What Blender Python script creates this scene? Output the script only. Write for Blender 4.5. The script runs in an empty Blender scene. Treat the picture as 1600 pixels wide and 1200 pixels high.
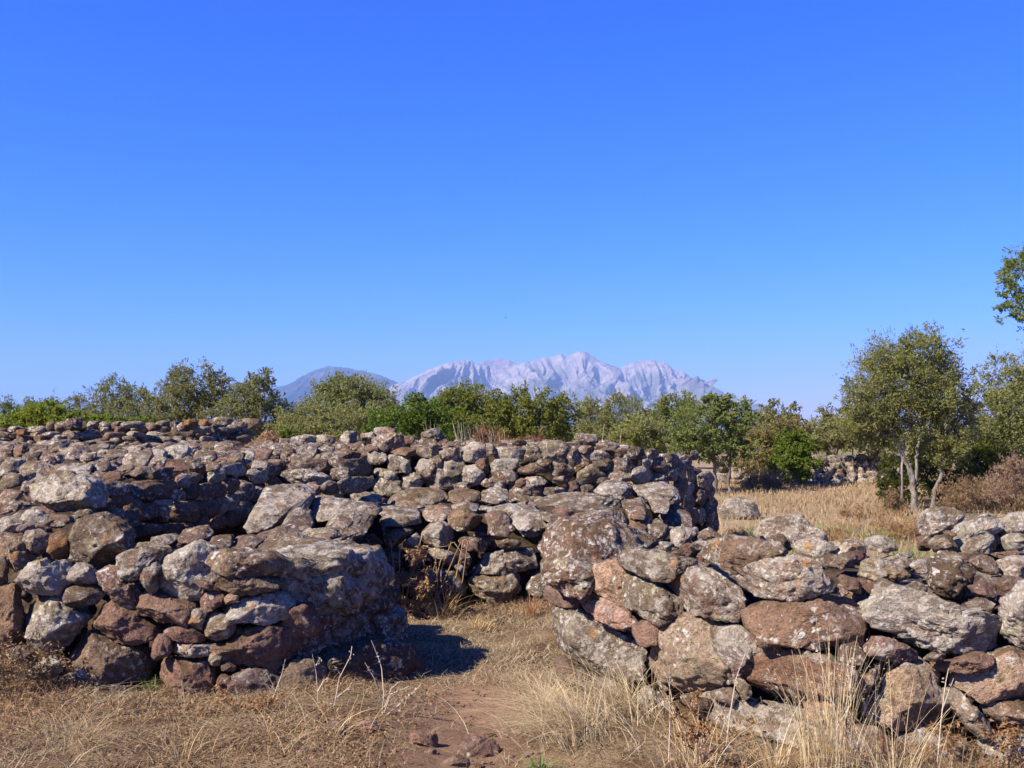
import bpy, math, random
import numpy as np
from mathutils import Vector

SC = bpy.context.scene
COL = SC.collection
RNG = np.random.default_rng(7)
random.seed(7)

# ------------------------------------------------------------------ camera, world, sun, exposure
HOR = 668.0          # pixel row of the eye level in the 1600x1200 photograph
F = 1600.0
EYE = 1.6
PITCH = math.atan((HOR - 600.0) / F)
cam_d = bpy.data.cameras.new('camera')
cam = bpy.data.objects.new('camera', cam_d)
COL.objects.link(cam)
cam.location = (0, 0, EYE)
cam.rotation_euler = (math.pi / 2 + PITCH, 0, 0)
cam_d.sensor_width = 36.0
cam_d.lens = 36.0
cam_d.clip_start = 0.05
cam_d.clip_end = 40000
SC.camera = cam

SUN_EL = math.radians(42)
SUN_H = Vector((-0.83, -0.56, 0)).normalized()       # horizontal direction towards the sun
world = bpy.data.worlds.new('World')
SC.world = world
world.use_nodes = True
wn = world.node_tree
bg = wn.nodes['Background']
sky = wn.nodes.new('ShaderNodeTexSky')
sky.sky_type = 'NISHITA'
sky.sun_disc = False
sky.sun_elevation = SUN_EL
sky.sun_rotation = math.atan2(SUN_H.x, SUN_H.y) % (2 * math.pi)
sky.altitude = 200
sky.air_density = 1.0
sky.dust_density = 0.25
sky.ozone_density = 3.0
SKY_GAIN, SKY_POW = (0.023, 0.340, 1.42), (2.55, 1.21, 1.0)      # colour response of the camera to the blue sky
sep = wn.nodes.new('ShaderNodeSeparateColor')
cmb = wn.nodes.new('ShaderNodeCombineColor')
wn.links.new(sky.outputs[0], sep.inputs[0])
for i in range(3):
    pw = wn.nodes.new('ShaderNodeMath')
    pw.operation = 'POWER'
    pw.inputs[1].default_value = SKY_POW[i]
    ml = wn.nodes.new('ShaderNodeMath')
    ml.operation = 'MULTIPLY'
    ml.inputs[1].default_value = SKY_GAIN[i]
    wn.links.new(sep.outputs[i], pw.inputs[0])
    wn.links.new(pw.outputs[0], ml.inputs[0])
    wn.links.new(ml.outputs[0], cmb.inputs[i])
wn.links.new(cmb.outputs[0], bg.inputs[0])
bg.inputs[1].default_value = 0.0715

sun_d = bpy.data.lights.new('sun', 'SUN')
sun = bpy.data.objects.new('sun', sun_d)
COL.objects.link(sun)
sun_d.energy = 5.0
sun_d.angle = math.radians(0.53)
sun_d.color = (1.0, 0.90, 0.745)
to_sun = Vector((SUN_H.x * math.cos(SUN_EL), SUN_H.y * math.cos(SUN_EL), math.sin(SUN_EL)))
sun.rotation_euler = to_sun.to_track_quat('Z', 'Y').to_euler()
sun.location = (-8, -8, 12)

SC.view_settings.view_transform = 'Standard'
SC.view_settings.look = 'None'
SC.view_settings.exposure = 1.35
SC.view_settings.gamma = 1.0
SC.view_settings.use_curve_mapping = False
SC.render.engine = 'CYCLES'
SC.cycles.max_bounces = 8
SC.cycles.diffuse_bounces = 6
SC.cycles.volume_bounces = 0
SC.cycles.use_denoising = True

HAZE_DENSITY = 0.95e-4
HAZE_COLOR = (0.35, 0.54, 1.0, 1)

# ------------------------------------------------------------------ helpers
SA, CA = math.sin(PITCH), math.cos(PITCH)


def ray(px, py):
    u, v = (px - 800.0) / F, (600.0 - py) / F
    return np.array([u, CA - v * SA, SA + v * CA])


def at(px, py, d):
    r = ray(px, py)
    return np.array([0, 0, EYE]) + r * (d / r[1])


def gz(x, y):
    """gentle relief of the ground near the camera"""
    x = np.asarray(x, float)
    y = np.asarray(y, float)
    r = np.hypot(x, y)
    fade = np.clip((60 - r) / 40, 0, 1)
    a = 0.030 * np.sin(x * 1.9 + 0.7) * np.sin(y * 1.5 + 1.2) + 0.016 * np.sin(x * 4.3 + y * 2.1) + 0.012 * np.sin(y * 5.2 - x * 3.1)
    path = np.exp(-((x + 0.25 + 0.12 * np.sin(y * 1.1)) / 0.36) ** 2) * np.clip((9.5 - y) / 2, 0, 1)
    bank = 0.10 * np.exp(-((x + 2.6) / 1.6) ** 2) * np.exp(-((y - 5.6) / 0.6) ** 2)
    return fade * (a - 0.05 * path + bank)


def empty(name, loc, label=None, cat=None, group=None):
    o = bpy.data.objects.new(name, None)
    COL.objects.link(o)
    o.location = loc
    o.empty_display_size = 0.2
    if label:
        o['label'] = label
    if cat:
        o['category'] = cat
    if group:
        o['group'] = group
    return o


def link(name, me, parent=None, loc=None, label=None, cat=None, group=None, kind=None):
    o = bpy.data.objects.new(name, me)
    COL.objects.link(o)
    if parent is not None:
        o.parent = parent
    if loc is not None:
        o.location = loc
    if label:
        o['label'] = label
    if cat:
        o['category'] = cat
    if group:
        o['group'] = group
    if kind:
        o['kind'] = kind
    return o


def fast_mesh(name, V, Fs, mat=None, smooth=True):
    V = np.ascontiguousarray(V, dtype=np.float32)
    Fs = np.ascontiguousarray(Fs, dtype=np.int32)
    me = bpy.data.meshes.new(name)
    n, k = Fs.shape
    me.vertices.add(len(V))
    me.vertices.foreach_set('co', V.ravel())
    me.loops.add(n * k)
    me.loops.foreach_set('vertex_index', Fs.ravel())
    me.polygons.add(n)
    me.polygons.foreach_set('loop_start', np.arange(0, n * k, k, dtype=np.int32))
    if smooth:
        me.polygons.foreach_set('use_smooth', np.ones(n, dtype=bool))
    me.update(calc_edges=True)
    if mat is not None:
        me.materials.append(mat)
    return me


_P = np.random.default_rng(3).permutation(256)
_P = np.concatenate([_P, _P, _P])
_G = np.random.default_rng(4).normal(size=(256, 3))
_G /= np.linalg.norm(_G, axis=1)[:, None]


def perlin(p):
    p = np.asarray(p, float)
    i = np.floor(p).astype(int)
    f = p - i
    i &= 255
    u = f * f * f * (f * (f * 6 - 15) + 10)
    out = 0
    for dx in (0, 1):
        for dy in (0, 1):
            for dz in (0, 1):
                h = _P[_P[_P[(i[:, 0] + dx) & 255] + ((i[:, 1] + dy) & 255)] + ((i[:, 2] + dz) & 255)]
                g = _G[h]
                w = (u[:, 0] if dx else 1 - u[:, 0]) * (u[:, 1] if dy else 1 - u[:, 1]) * (u[:, 2] if dz else 1 - u[:, 2])
                out = out + w * (g[:, 0] * (f[:, 0] - dx) + g[:, 1] * (f[:, 1] - dy) + g[:, 2] * (f[:, 2] - dz))
    return out * 1.6


def fbm(p, o=4, g=0.5):
    a, s, t = 1.0, 0, 1.0
    for _ in range(o):
        s = s + a * perlin(p * t + 17.3 * t)
        a *= g
        t *= 2.03
    return s


def icosphere(sub):
    t = (1 + 5 ** .5) / 2
    V = [(-1, t, 0), (1, t, 0), (-1, -t, 0), (1, -t, 0), (0, -1, t), (0, 1, t), (0, -1, -t), (0, 1, -t), (t, 0, -1), (t, 0, 1), (-t, 0, -1), (-t, 0, 1)]
    V = [np.array(v) / np.linalg.norm(v) for v in V]
    T = [(0, 11, 5), (0, 5, 1), (0, 1, 7), (0, 7, 10), (0, 10, 11), (1, 5, 9), (5, 11, 4), (11, 10, 2), (10, 7, 6), (7, 1, 8), (3, 9, 4), (3, 4, 2), (3, 2, 6), (3, 6, 8), (3, 8, 9), (4, 9, 5), (2, 4, 11), (6, 2, 10), (8, 6, 7), (9, 8, 1)]
    for _ in range(sub):
        c, N = {}, []

        def mid(a, b):
            k = (min(a, b), max(a, b))
            if k not in c:
                m = V[a] + V[b]
                V.append(m / np.linalg.norm(m))
                c[k] = len(V) - 1
            return c[k]
        for a, b, d in T:
            x, y, z = mid(a, b), mid(b, d), mid(d, a)
            N += [(a, x, z), (b, y, x), (d, z, y), (x, y, z)]
        T = N
    return np.array(V), np.array(T)


ICO = {s: icosphere(s) for s in (1, 2, 3, 4, 5)}


def tube(P, R, sides=7):
    P = np.asarray(P, float)
    n = len(P)
    T = np.gradient(P, axis=0)
    T /= np.linalg.norm(T, axis=1)[:, None] + 1e-9
    ref = np.array([0.3, 1.0, 0.1])
    A = np.cross(T, ref)
    A /= np.linalg.norm(A, axis=1)[:, None] + 1e-9
    B = np.cross(T, A)
    th = np.linspace(0, 2 * np.pi, sides, endpoint=False)
    V = P[:, None, :] + np.asarray(R)[:, None, None] * (np.cos(th)[None, :, None] * A[:, None, :] + np.sin(th)[None, :, None] * B[:, None, :])
    Q = []
    for i in range(n - 1):
        for j in range(sides):
            k = (j + 1) % sides
            Q.append((i * sides + j, i * sides + k, (i + 1) * sides + k, (i + 1) * sides + j))
    return V.reshape(-1, 3), np.array(Q)


def merge(parts):
    V, Q, o = [], [], 0
    for v, q in parts:
        V.append(v)
        Q.append(q + o)
        o += len(v)
    return np.concatenate(V), np.concatenate(Q)


# ------------------------------------------------------------------ materials
class NT:
    def __init__(s, name):
        s.m = bpy.data.materials.new(name)
        s.m.use_nodes = True
        s.t = s.m.node_tree
        s.t.nodes.clear()

    def n(s, typ, _p=None, **inp):
        nd = s.t.nodes.new('ShaderNode' + typ)
        for k, v in (_p or {}).items():
            setattr(nd, k, v)
        for k, v in inp.items():
            k2 = int(k[1:]) if k[0] == 'i' and k[1:].isdigit() else k.replace('_', ' ')
            s.put(nd.inputs[k2], v)
        return nd

    def put(s, sock, v):
        if isinstance(v, bpy.types.NodeSocket):
            s.t.links.new(v, sock)
        elif isinstance(v, bpy.types.Node):
            s.t.links.new(v.outputs[0], sock)
        else:
            if isinstance(v, tuple) and len(v) == 3 and sock.type == 'RGBA':
                v = v + (1,)
            sock.default_value = v

    def math(s, op, a, b=0.0, c=None):
        nd = s.n('Math', {'operation': op}, i0=a, i1=b)
        if c is not None:
            s.put(nd.inputs[2], c)
        return nd.outputs[0]

    def mix(s, f, a, b, mode='MIX'):
        nd = s.n('Mix', {'data_type': 'RGBA', 'blend_type': mode})
        s.put(nd.inputs[0], f)
        s.put(nd.inputs[6], a)
        s.put(nd.inputs[7], b)
        return nd.outputs[2]

    def ramp(s, f, lo, hi):
        nd = s.n('MapRange', {'interpolation_type': 'SMOOTHSTEP'}, i0=f, i1=lo, i2=hi)
        return nd.outputs[0]

    def noise(s, vec, scale, detail=5.0, rough=0.6, dist=0.0):
        return s.n('TexNoise', None, Vector=vec, Scale=scale, Detail=detail, Roughness=rough, Distortion=dist).outputs[0]

    def off(s, vec, o):
        return s.n('VectorMath', {'operation': 'ADD'}, i0=vec, i1=o).outputs[0]

    def out(s, shader, disp=None):
        o = s.t.nodes.new('ShaderNodeOutputMaterial')
        s.t.links.new(shader, o.inputs[0])
        return s.m


def stone_material():
    s = NT('weathered stone')
    g = s.n('NewGeometry')
    oi = s.n('ObjectInfo')
    isl = g.outputs['Random Per Island']
    rnd = s.math('FRACT', s.math('ADD', s.math('MULTIPLY', isl, 7.13), oi.outputs['Random']))
    rnd2 = s.math('FRACT', s.math('MULTIPLY', rnd, 17.77))
    rnd3 = s.math('FRACT', s.math('MULTIPLY', rnd, 53.31))
    offv = s.n('CombineXYZ', None, X=s.math('MULTIPLY', rnd, 40.0), Y=s.math('MULTIPLY', rnd2, 30.0), Z=s.math('MULTIPLY', rnd3, 20.0)).outputs[0]
    pos = s.off(g.outputs['Position'], offv)
    nz = s.n('SeparateXYZ', None, Vector=g.outputs['Normal']).outputs[2]
    up = s.ramp(nz, -0.1, 0.8)
    lich = oi.outputs['Alpha']
    n1 = s.noise(pos, 4.0, 8, 0.62, 0.3)
    n2 = s.noise(s.off(pos, (9, 3, 5)), 17.0, 8, 0.7)
    n3 = s.noise(s.off(pos, (2, 8, 1)), 70.0, 4, 0.6)
    # body colour of the rock
    c = s.mix(s.ramp(rnd2, 0.0, 1.0), (0.84, 0.80, 0.80), (1.16, 1.04, 0.94))
    c = s.mix(1.0, oi.outputs['Color'], c, 'MULTIPLY')
    v = s.math('MULTIPLY_ADD', n1, 1.1, 0.42)
    v = s.math('MULTIPLY', v, s.math('MULTIPLY_ADD', n2, 1.5, 0.24))
    v = s.math('MULTIPLY', v, s.math('MULTIPLY_ADD', n3, 1.5, 0.25))
    pit = s.n('TexVoronoi', None, Vector=s.off(pos, (1, 2, 9)), Scale=38.0)  # shade inside small pits, painted into the colour as dark specks
    v = s.math('MULTIPLY', v, s.math('MULTIPLY_ADD', s.ramp(s.math('MULTIPLY_ADD', n2, 0.5, pit.outputs[0]), 0.28, 0.52), 0.55, 0.5))
    vc = s.n('CombineColor', None, i0=v, i1=v, i2=v).outputs[0]
    c = s.mix(1.0, c, vc, 'MULTIPLY')
    c = s.mix(s.math('MULTIPLY', s.ramp(s.noise(s.off(pos, (5, 5, 9)), 5.5, 6, 0.6), 0.54, 0.7), 0.32), c, (0.20, 0.125, 0.085))
    # dark crust
    c = s.mix(s.math('MULTIPLY', s.ramp(s.noise(s.off(pos, (7, 1, 2)), 8.0, 9, 0.72, 0.6), 0.51, 0.64), 0.66), c, (0.066, 0.049, 0.037))
    # grey lichen crust: broad, ragged
    th = s.math('MULTIPLY_ADD', lich, -0.20, 0.645)
    th = s.math('MULTIPLY_ADD', s.math('SUBTRACT', rnd3, 0.5), 0.12, th)
    th = s.math('MULTIPLY_ADD', up, -0.05, th)
    ln = s.noise(s.off(pos, (1, 4, 6)), 7.5, 10, 0.74, 0.5)
    m1 = s.math('MULTIPLY', s.ramp(s.math('SUBTRACT', ln, th), 0.0, 0.09), 0.8)
    c = s.mix(m1, c, s.mix(n3, (0.155, 0.128, 0.102), (0.39, 0.345, 0.29)))
    ln2 = s.noise(s.off(pos, (5, 1, 3)), 27.0, 7, 0.7, 0.6)
    m1b = s.math('MULTIPLY', s.ramp(s.math('SUBTRACT', ln2, s.math('MULTIPLY_ADD', lich, -0.12, 0.635)), 0.0, 0.05), 0.75)
    c = s.mix(m1b, c, (0.40, 0.355, 0.29))
    # pale green lichen rosettes
    warp = s.n('VectorMath', {'operation': 'MULTIPLY_ADD'}, i0=s.n('TexNoise', None, Vector=pos, Scale=22.0, Detail=5.0).outputs[1], i1=(0.09, 0.09, 0.09), i2=pos).outputs[0]
    vo = s.n('TexVoronoi', None, Vector=s.off(warp, (3, 3, 3)), Scale=9.0, Randomness=1.0)
    gm = s.ramp(s.noise(s.off(pos, (4, 9, 9)), 3.0, 4, 0.6), 0.48, 0.62)
    m2 = s.math('MULTIPLY', s.math('MULTIPLY', s.math('SUBTRACT', 1.0, s.ramp(vo.outputs[0], 0.26, 0.46)), gm), 0.62)
    m2 = s.math('MULTIPLY', m2, s.ramp(n2, 0.36, 0.52))
    c = s.mix(s.math('MULTIPLY', m2, s.ramp(lich, 0.1, 0.5)), c, (0.246, 0.242, 0.132))
    # white lichen spots, clustered
    vo2 = s.n('TexVoronoi', None, Vector=warp, Scale=21.0, Randomness=1.0)
    cl = s.ramp(s.math('MULTIPLY_ADD', lich, 0.16, s.noise(s.off(pos, (8, 2, 7)), 4.2, 5, 0.65)), 0.555, 0.68)
    m3 = s.math('MULTIPLY', s.math('SUBTRACT', 1.0, s.ramp(vo2.outputs[0], 0.22, 0.42)), cl)
    m3 = s.math('MULTIPLY', m3, s.ramp(n2, 0.36, 0.5))
    c = s.mix(m3, c, s.mix(n2, (0.357, 0.332, 0.289), (0.544, 0.510, 0.451)))
    # dry brown moss on the upper faces
    m4 = s.ramp(s.math('MULTIPLY_ADD', up, 0.16, s.noise(s.off(pos, (6, 6, 1)), 5.0, 7, 0.7, 0.4)), 0.65, 0.73)
    c = s.mix(s.math('MULTIPLY', m4, 0.75), c, s.mix(n2, (0.035, 0.024, 0.014), (0.13, 0.078, 0.035)))
    # a little orange lichen
    vo3 = s.n('TexVoronoi', None, Vector=s.off(warp, (11, 0, 0)), Scale=6.0)
    m5 = s.math('MULTIPLY', s.math('SUBTRACT', 1.0, s.ramp(vo3.outputs[0], 0.12, 0.24)), s.ramp(s.noise(s.off(pos, (0, 0, 12)), 2.2, 2), 0.56, 0.62))
    c = s.mix(s.math('MULTIPLY', m5, 0.6), c, (0.34, 0.17, 0.045))
    # relief
    pits = s.n('TexVoronoi', None, Vector=warp, Scale=55.0)
    h = s.math('MULTIPLY_ADD', n2, 1.0, s.math('MULTIPLY', n3, 0.35))
    h = s.math('MULTIPLY_ADD', n1, 1.5, h)
    h = s.math('MULTIPLY_ADD', s.ramp(pits.outputs[0], 0.0, 0.35), 0.22, h)
    h = s.math('MULTIPLY_ADD', m1, 0.12, h)
    bp = s.n('Bump', None, Strength=1.0, Distance=0.036, Height=h)
    b = s.n('BsdfPrincipled', None, Base_Color=c, Roughness=0.95, Normal=bp)
    b.inputs['Specular IOR Level'].default_value = 0.12
    return s.out(b.outputs[0])


def earth_material():
    s = NT('shade-dark earth fill')
    g = s.n('NewGeometry')
    n = s.noise(g.outputs['Position'], 14.0, 8, 0.7)
    c = s.mix(s.ramp(n, 0.3, 0.7), (0.022, 0.016, 0.011), (0.085, 0.058, 0.038))  # earth darkened so the gaps between stones look like shadow
    bp = s.n('Bump', None, Strength=0.8, Distance=0.03, Height=n)
    b = s.n('BsdfPrincipled', None, Base_Color=c, Roughness=1.0, Normal=bp)
    b.inputs['Specular IOR Level'].default_value = 0.05
    return s.out(b.outputs[0])


def ground_material():
    s = NT('dry ground')
    g = s.n('NewGeometry')
    P = g.outputs['Position']
    sp = s.n('SeparateXYZ', None, Vector=P)
    X, Y = sp.outputs[0], sp.outputs[1]
    nA = s.noise(P, 1.6, 8, 0.65, 0.4)
    nB = s.noise(P, 9.0, 8, 0.7)
    nC = s.noise(P, 60.0, 5, 0.7)
    straw = s.mix(s.ramp(nC, 0.3, 0.7), (0.12, 0.078, 0.042), (0.28, 0.208, 0.118))
    dirt = s.mix(s.ramp(nB, 0.3, 0.7), (0.125, 0.074, 0.047), (0.215, 0.135, 0.085))
    dirt = s.mix(s.ramp(nC, 0.62, 0.75), dirt, (0.33, 0.24, 0.17))
    litter = s.mix(s.ramp(nC, 0.3, 0.7), (0.045, 0.028, 0.017), (0.16, 0.098, 0.055))
    near = s.mix(s.math('MULTIPLY', s.ramp(nA, 0.42, 0.62), 0.8), litter, straw)
    px = s.math('ABSOLUTE', s.math('ADD', X, s.math('MULTIPLY_ADD', nA, 0.5, 0.02)))
    pm = s.math('MULTIPLY', s.math('SUBTRACT', 1.0, s.ramp(s.math('MULTIPLY_ADD', nB, 0.3, px), 0.24, 0.60)), s.math('SUBTRACT', 1.0, s.ramp(Y, 6.6, 7.6)))
    near = s.mix(pm, near, dirt)
    # the field beyond
    fA = s.noise(P, 0.35, 6, 0.6, 0.6)
    fB = s.noise(P, 3.0, 8, 0.7)
    field = s.mix(s.ramp(fB, 0.3, 0.7), (0.185, 0.130, 0.078), (0.30, 0.225, 0.140))
    field = s.mix(s.math('MULTIPLY', s.ramp(fA, 0.52, 0.66), 0.6), field, (0.20, 0.125, 0.07))
    field = s.mix(s.math('MULTIPLY', s.ramp(s.noise(s.off(P, (7, 7, 0)), 0.7, 5, 0.6), 0.58, 0.68), 0.5), field, (0.13, 0.13, 0.055))
    far = s.mix(s.ramp(s.noise(P, 0.05, 5, 0.6), 0.4, 0.6), (0.075, 0.085, 0.04), (0.20, 0.15, 0.075))
    c = s.mix(s.ramp(Y, 10.0, 13.0), near, field)
    dist = s.n('VectorMath', {'operation': 'LENGTH'}, i0=P).outputs['Value']
    c = s.mix(s.ramp(dist, 40.0, 70.0), c, far)
    h = s.math('MULTIPLY_ADD', nC, 0.5, nB)
    bp = s.n('Bump', None, Strength=0.8, Distance=0.03, Height=h)
    b = s.n('BsdfPrincipled', None, Base_Color=c, Roughness=1.0, Normal=bp)
    b.inputs['Specular IOR Level'].default_value = 0.05
    return s.out(b.outputs[0])


def blade_material(name, c0, c1, c2, trans=0.3, grazing=None):
    """leaves and blades: colour varies from blade to blade"""
    s = NT(name)
    g = s.n('NewGeometry')
    r = g.outputs['Random Per Island']
    P = g.outputs['Position']
    c = s.mix(s.ramp(r, 0.0, 0.6), c0, c1)
    c = s.mix(s.ramp(s.math('FRACT', s.math('MULTIPLY', r, 13.7)), 0.55, 1.0), c, c2)
    oi = s.n('ObjectInfo')
    c = s.mix(1.0, c, oi.outputs['Color'], 'MULTIPLY')
    d = s.n('BsdfPrincipled', None, Base_Color=c, Roughness=0.65)
    d.inputs['Specular IOR Level'].default_value = 0.2
    t = s.n('BsdfTranslucent', None, Color=c)
    m = s.n('MixShader', None, Fac=trans, i1=d.outputs[0], i2=t.outputs[0])
    return s.out(m.outputs[0])


def bark_material(name, a, b_):
    s = NT(name)
    g = s.n('NewGeometry')
    P = s.n('VectorMath', {'operation': 'MULTIPLY'}, i0=g.outputs['Position'], i1=(1, 1, 0.3)).outputs[0]
    n = s.noise(P, 26.0, 8, 0.7, 0.4)
    c = s.mix(s.ramp(n, 0.32, 0.68), a, b_)
    c = s.mix(s.ramp(s.noise(s.off(P, (3, 3, 3)), 7.0, 5), 0.5, 0.65), c, tuple(x * 1.3 for x in b_))
    bp = s.n('Bump', None, Strength=0.8, Distance=0.02, Height=n)
    b = s.n('BsdfPrincipled', None, Base_Color=c, Roughness=0.9, Normal=bp)
    return s.out(b.outputs[0])


def mountain_material(name, rock, rock2, scrub, lo, hi):
    s = NT(name)
    g = s.n('NewGeometry')
    P = g.outputs['Position']
    sp = s.n('SeparateXYZ', None, Vector=P)
    n = s.noise(P, 0.010, 9, 0.68, 0.5)
    n2 = s.noise(s.off(P, (900, 100, 0)), 0.0035, 9, 0.7, 0.3)
    c = s.mix(s.ramp(n, 0.35, 0.65), rock, rock2)
    low = s.ramp(sp.outputs[2], lo, hi)
    m = s.ramp(s.math('MULTIPLY_ADD', low, -0.16, n2), 0.40, 0.50)
    c = s.mix(m, c, s.mix(n, scrub, tuple(x * 1.7 for x in scrub)))
    h = s.math('MULTIPLY_ADD', n, 1.0, n2)
    bp = s.n('Bump', None, Strength=1.0, Distance=38.0, Height=h)
    b = s.n('BsdfPrincipled', None, Base_Color=c, Roughness=1.0, Normal=bp)
    b.inputs['Specular IOR Level'].default_value = 0.0
    return s.out(b.outputs[0])


M_STONE = stone_material()
M_EARTH = earth_material()
M_GROUND = ground_material()
M_OLIVE = blade_material('olive leaves', (0.140, 0.138, 0.046), (0.215, 0.208, 0.084), (0.30, 0.290, 0.150), 0.48)
M_LENTISK = blade_material('lentisk leaves', (0.080, 0.112, 0.015), (0.135, 0.180, 0.026), (0.195, 0.240, 0.040), 0.48)
M_BRUSH = blade_material('dry brush twigs', (0.13, 0.085, 0.055), (0.22, 0.155, 0.10), (0.28, 0.21, 0.15), 0.15)
M_STRAW = blade_material('straw', (0.36, 0.275, 0.155), (0.48, 0.395, 0.255), (0.58, 0.52, 0.38), 0.25)
M_DEAD = blade_material('dead leaves', (0.14, 0.080, 0.042), (0.24, 0.145, 0.075), (0.33, 0.215, 0.115), 0.2)
M_GREEN = blade_material('green blades', (0.06, 0.11, 0.02), (0.10, 0.17, 0.035), (0.16, 0.22, 0.06), 0.3)
M_STALK = blade_material('grey dry stalks', (0.27, 0.21, 0.15), (0.38, 0.31, 0.23), (0.46, 0.39, 0.30), 0.1)
M_BARK = bark_material('olive bark', (0.07, 0.058, 0.047), (0.21, 0.18, 0.15))
M_BARKD = bark_material('dark bark', (0.05, 0.04, 0.032), (0.13, 0.105, 0.085))

# ------------------------------------------------------------------ setting: ground
def axis(fine_lo, fine_hi, step, far):
    a = list(np.arange(fine_lo, fine_hi + 1e-6, step))
    g, x, s = [], fine_hi, step
    while x < far:
        s *= 1.17
        x += s
        g.append(min(x, far))
    h, x, s = [], fine_lo, step
    while x > -far:
        s *= 1.17
        x -= s
        h.append(max(x, -far))
    return np.array(h[::-1] + a + g)


gx, gy = axis(-4.5, 4.5, 0.09, 9800), axis(3.5, 11.5, 0.09, 9800)
GX, GY = np.meshgrid(gx, gy)
gv = np.stack([GX.ravel(), GY.ravel(), gz(GX.ravel(), GY.ravel())], 1)
nearm = np.hypot(gv[:, 0], gv[:, 1]) < 30
gv[nearm, 2] += 0.018 * fbm(gv[nearm] * np.array([3.0, 3.0, 0]) + 0.5, 4)
idx = np.arange(len(gv)).reshape(GX.shape)
gq = np.stack([idx[:-1, :-1].ravel(), idx[:-1, 1:].ravel(), idx[1:, 1:].ravel(), idx[1:, :-1].ravel()], 1)
link('ground', fast_mesh('ground', gv, gq, M_GROUND), kind='structure')

# ------------------------------------------------------------------ setting: mountains
def mountain(name, ridge, d, front, back, mat, jag, gully, seed, label):
    xs = np.array([r[0] for r in ridge], float)
    ys = np.array([r[1] for r in ridge], float)
    n = int((xs[-1] - xs[0]) / 1.4)
    px = np.linspace(xs[0], xs[-1], n)
    py = np.interp(px, xs, ys)
    q = np.stack([px * 0.045, np.full(n, seed), np.zeros(n)], 1)
    py = py - jag * fbm(q, 4, 0.6) * np.clip((HOR - py) / 40, 0, 1)
    Z = np.maximum((HOR - py) / F * d, -2)
    X = (px - 800) / F * d
    m = 62
    v = np.concatenate([np.linspace(0, 1, m), np.linspace(1, 1.5, 8)[1:]])
    VV, XX = np.meshgrid(v, X, indexing='ij')
    ZZ = np.meshgrid(v, Z, indexing='ij')[1]
    PX = np.meshgrid(v, px, indexing='ij')[1]
    pr = np.where(VV <= 1, 0.42 * VV + 0.58 * np.clip((VV - 0.25) / 0.75, 0, 1) ** 1.5, 1 - (VV - 1) * 2)
    Yv = np.where(VV <= 1, d - front * (1 - VV), d + back * (VV - 1) * 2)
    pt = np.stack([PX.ravel() * 0.022, VV.ravel() * 1.1 + seed, np.full(PX.size, seed)], 1)
    pt[:, 0] += VV.ravel() * 0.5
    wp = np.stack([PX.ravel() * 0.009 + seed, VV.ravel() * 1.4 + 5, np.full(PX.size, 1.7)], 1)
    pt[:, 0] += 1.3 * fbm(wp, 2)
    pt[:, 1] += 0.7 * fbm(wp + 31.0, 2)
    g1 = (1 - np.abs(fbm(pt, 2)) * 2.2).reshape(PX.shape)
    g2 = fbm(pt * np.array([4.0, 2.0, 1.0]), 5, 0.6).reshape(PX.shape)
    side = np.clip(VV * 3, 0, 1) * np.clip(np.abs(1.0 - VV) * 3.5, 0.06, 1)
    side = side * (0.30 + 1.1 * np.clip(fbm(np.stack([PX.ravel() * 0.012 + seed, VV.ravel() * 1.3, np.full(PX.size, 3.3)], 1), 2).reshape(PX.shape) + 0.25, 0, 1))
    Yv = Yv - front * gully * side * (g1 * 0.9 + g2 * 0.5)
    zz = ZZ * pr + ZZ * side * gully * 0.5 * g2
    XX = XX + 60 * side * g2
    V = np.stack([XX.ravel(), Yv.ravel(), zz.ravel() - 3], 1)
    I = np.arange(V.shape[0]).reshape(PX.shape)
    Q = np.stack([I[:-1, :-1].ravel(), I[:-1, 1:].ravel(), I[1:, 1:].ravel(), I[1:, :-1].ravel()], 1)
    link(name, fast_mesh(name, V, Q, mat), kind='structure', label=label)


M_LIME = mountain_material('pale limestone', (0.20, 0.175, 0.168), (0.31, 0.27, 0.258), (0.10, 0.098, 0.085), 150, 560)
M_WOODED = mountain_material('wooded slope', (0.07, 0.068, 0.065), (0.12, 0.115, 0.11), (0.012, 0.018, 0.014), 900, 1500)
M_BROWN = mountain_material('brown rock', (0.22, 0.165, 0.15), (0.29, 0.22, 0.19), (0.10, 0.09, 0.07), 400, 900)
mountain('mountain', [(575, 668), (592, 622), (612, 601), (640, 591), (665, 579), (690, 568), (720, 562), (738, 562), (744, 567), (762, 571), (790, 573), (830, 562), (860, 556), (876, 552), (884, 557), (905, 547), (918, 550), (940, 565), (966, 574), (990, 565), (1020, 561), (1040, 566), (1056, 577), (1066, 580), (1080, 590), (1110, 600), (1130, 611), (1150, 640), (1175, 668)],
         7600, 1500, 900, M_LIME, 1.6, 0.34, 3.7, 'pale limestone massif with three bare summits and grey cliffs')
mountain('mountain', [(330, 668), (380, 628), (425, 606), (450, 598), (475, 586), (492, 577), (512, 571), (540, 574), (575, 580), (600, 589), (640, 603), (680, 625), (720, 650), (760, 668)],
         8300, 1500, 900, M_WOODED, 2.0, 0.22, 8.1, 'dark blue wooded mountain left of the pale massif')
mountain('mountain', [(700, 620), (740, 575), (756, 563), (780, 558), (798, 562), (830, 580), (880, 620)],
         8900, 500, 400, M_BROWN, 1.0, 0.2, 5.3, 'small brown summit peeping over the saddle of the pale massif')
mountain('hills', [(-260, 645), (-120, 632), (-20, 626), (20, 628), (60, 634), (130, 627), (190, 640), (260, 662)],
         8800, 700, 500, M_WOODED, 1.2, 0.2, 2.2, 'low blue hills on the far left horizon')

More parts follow.
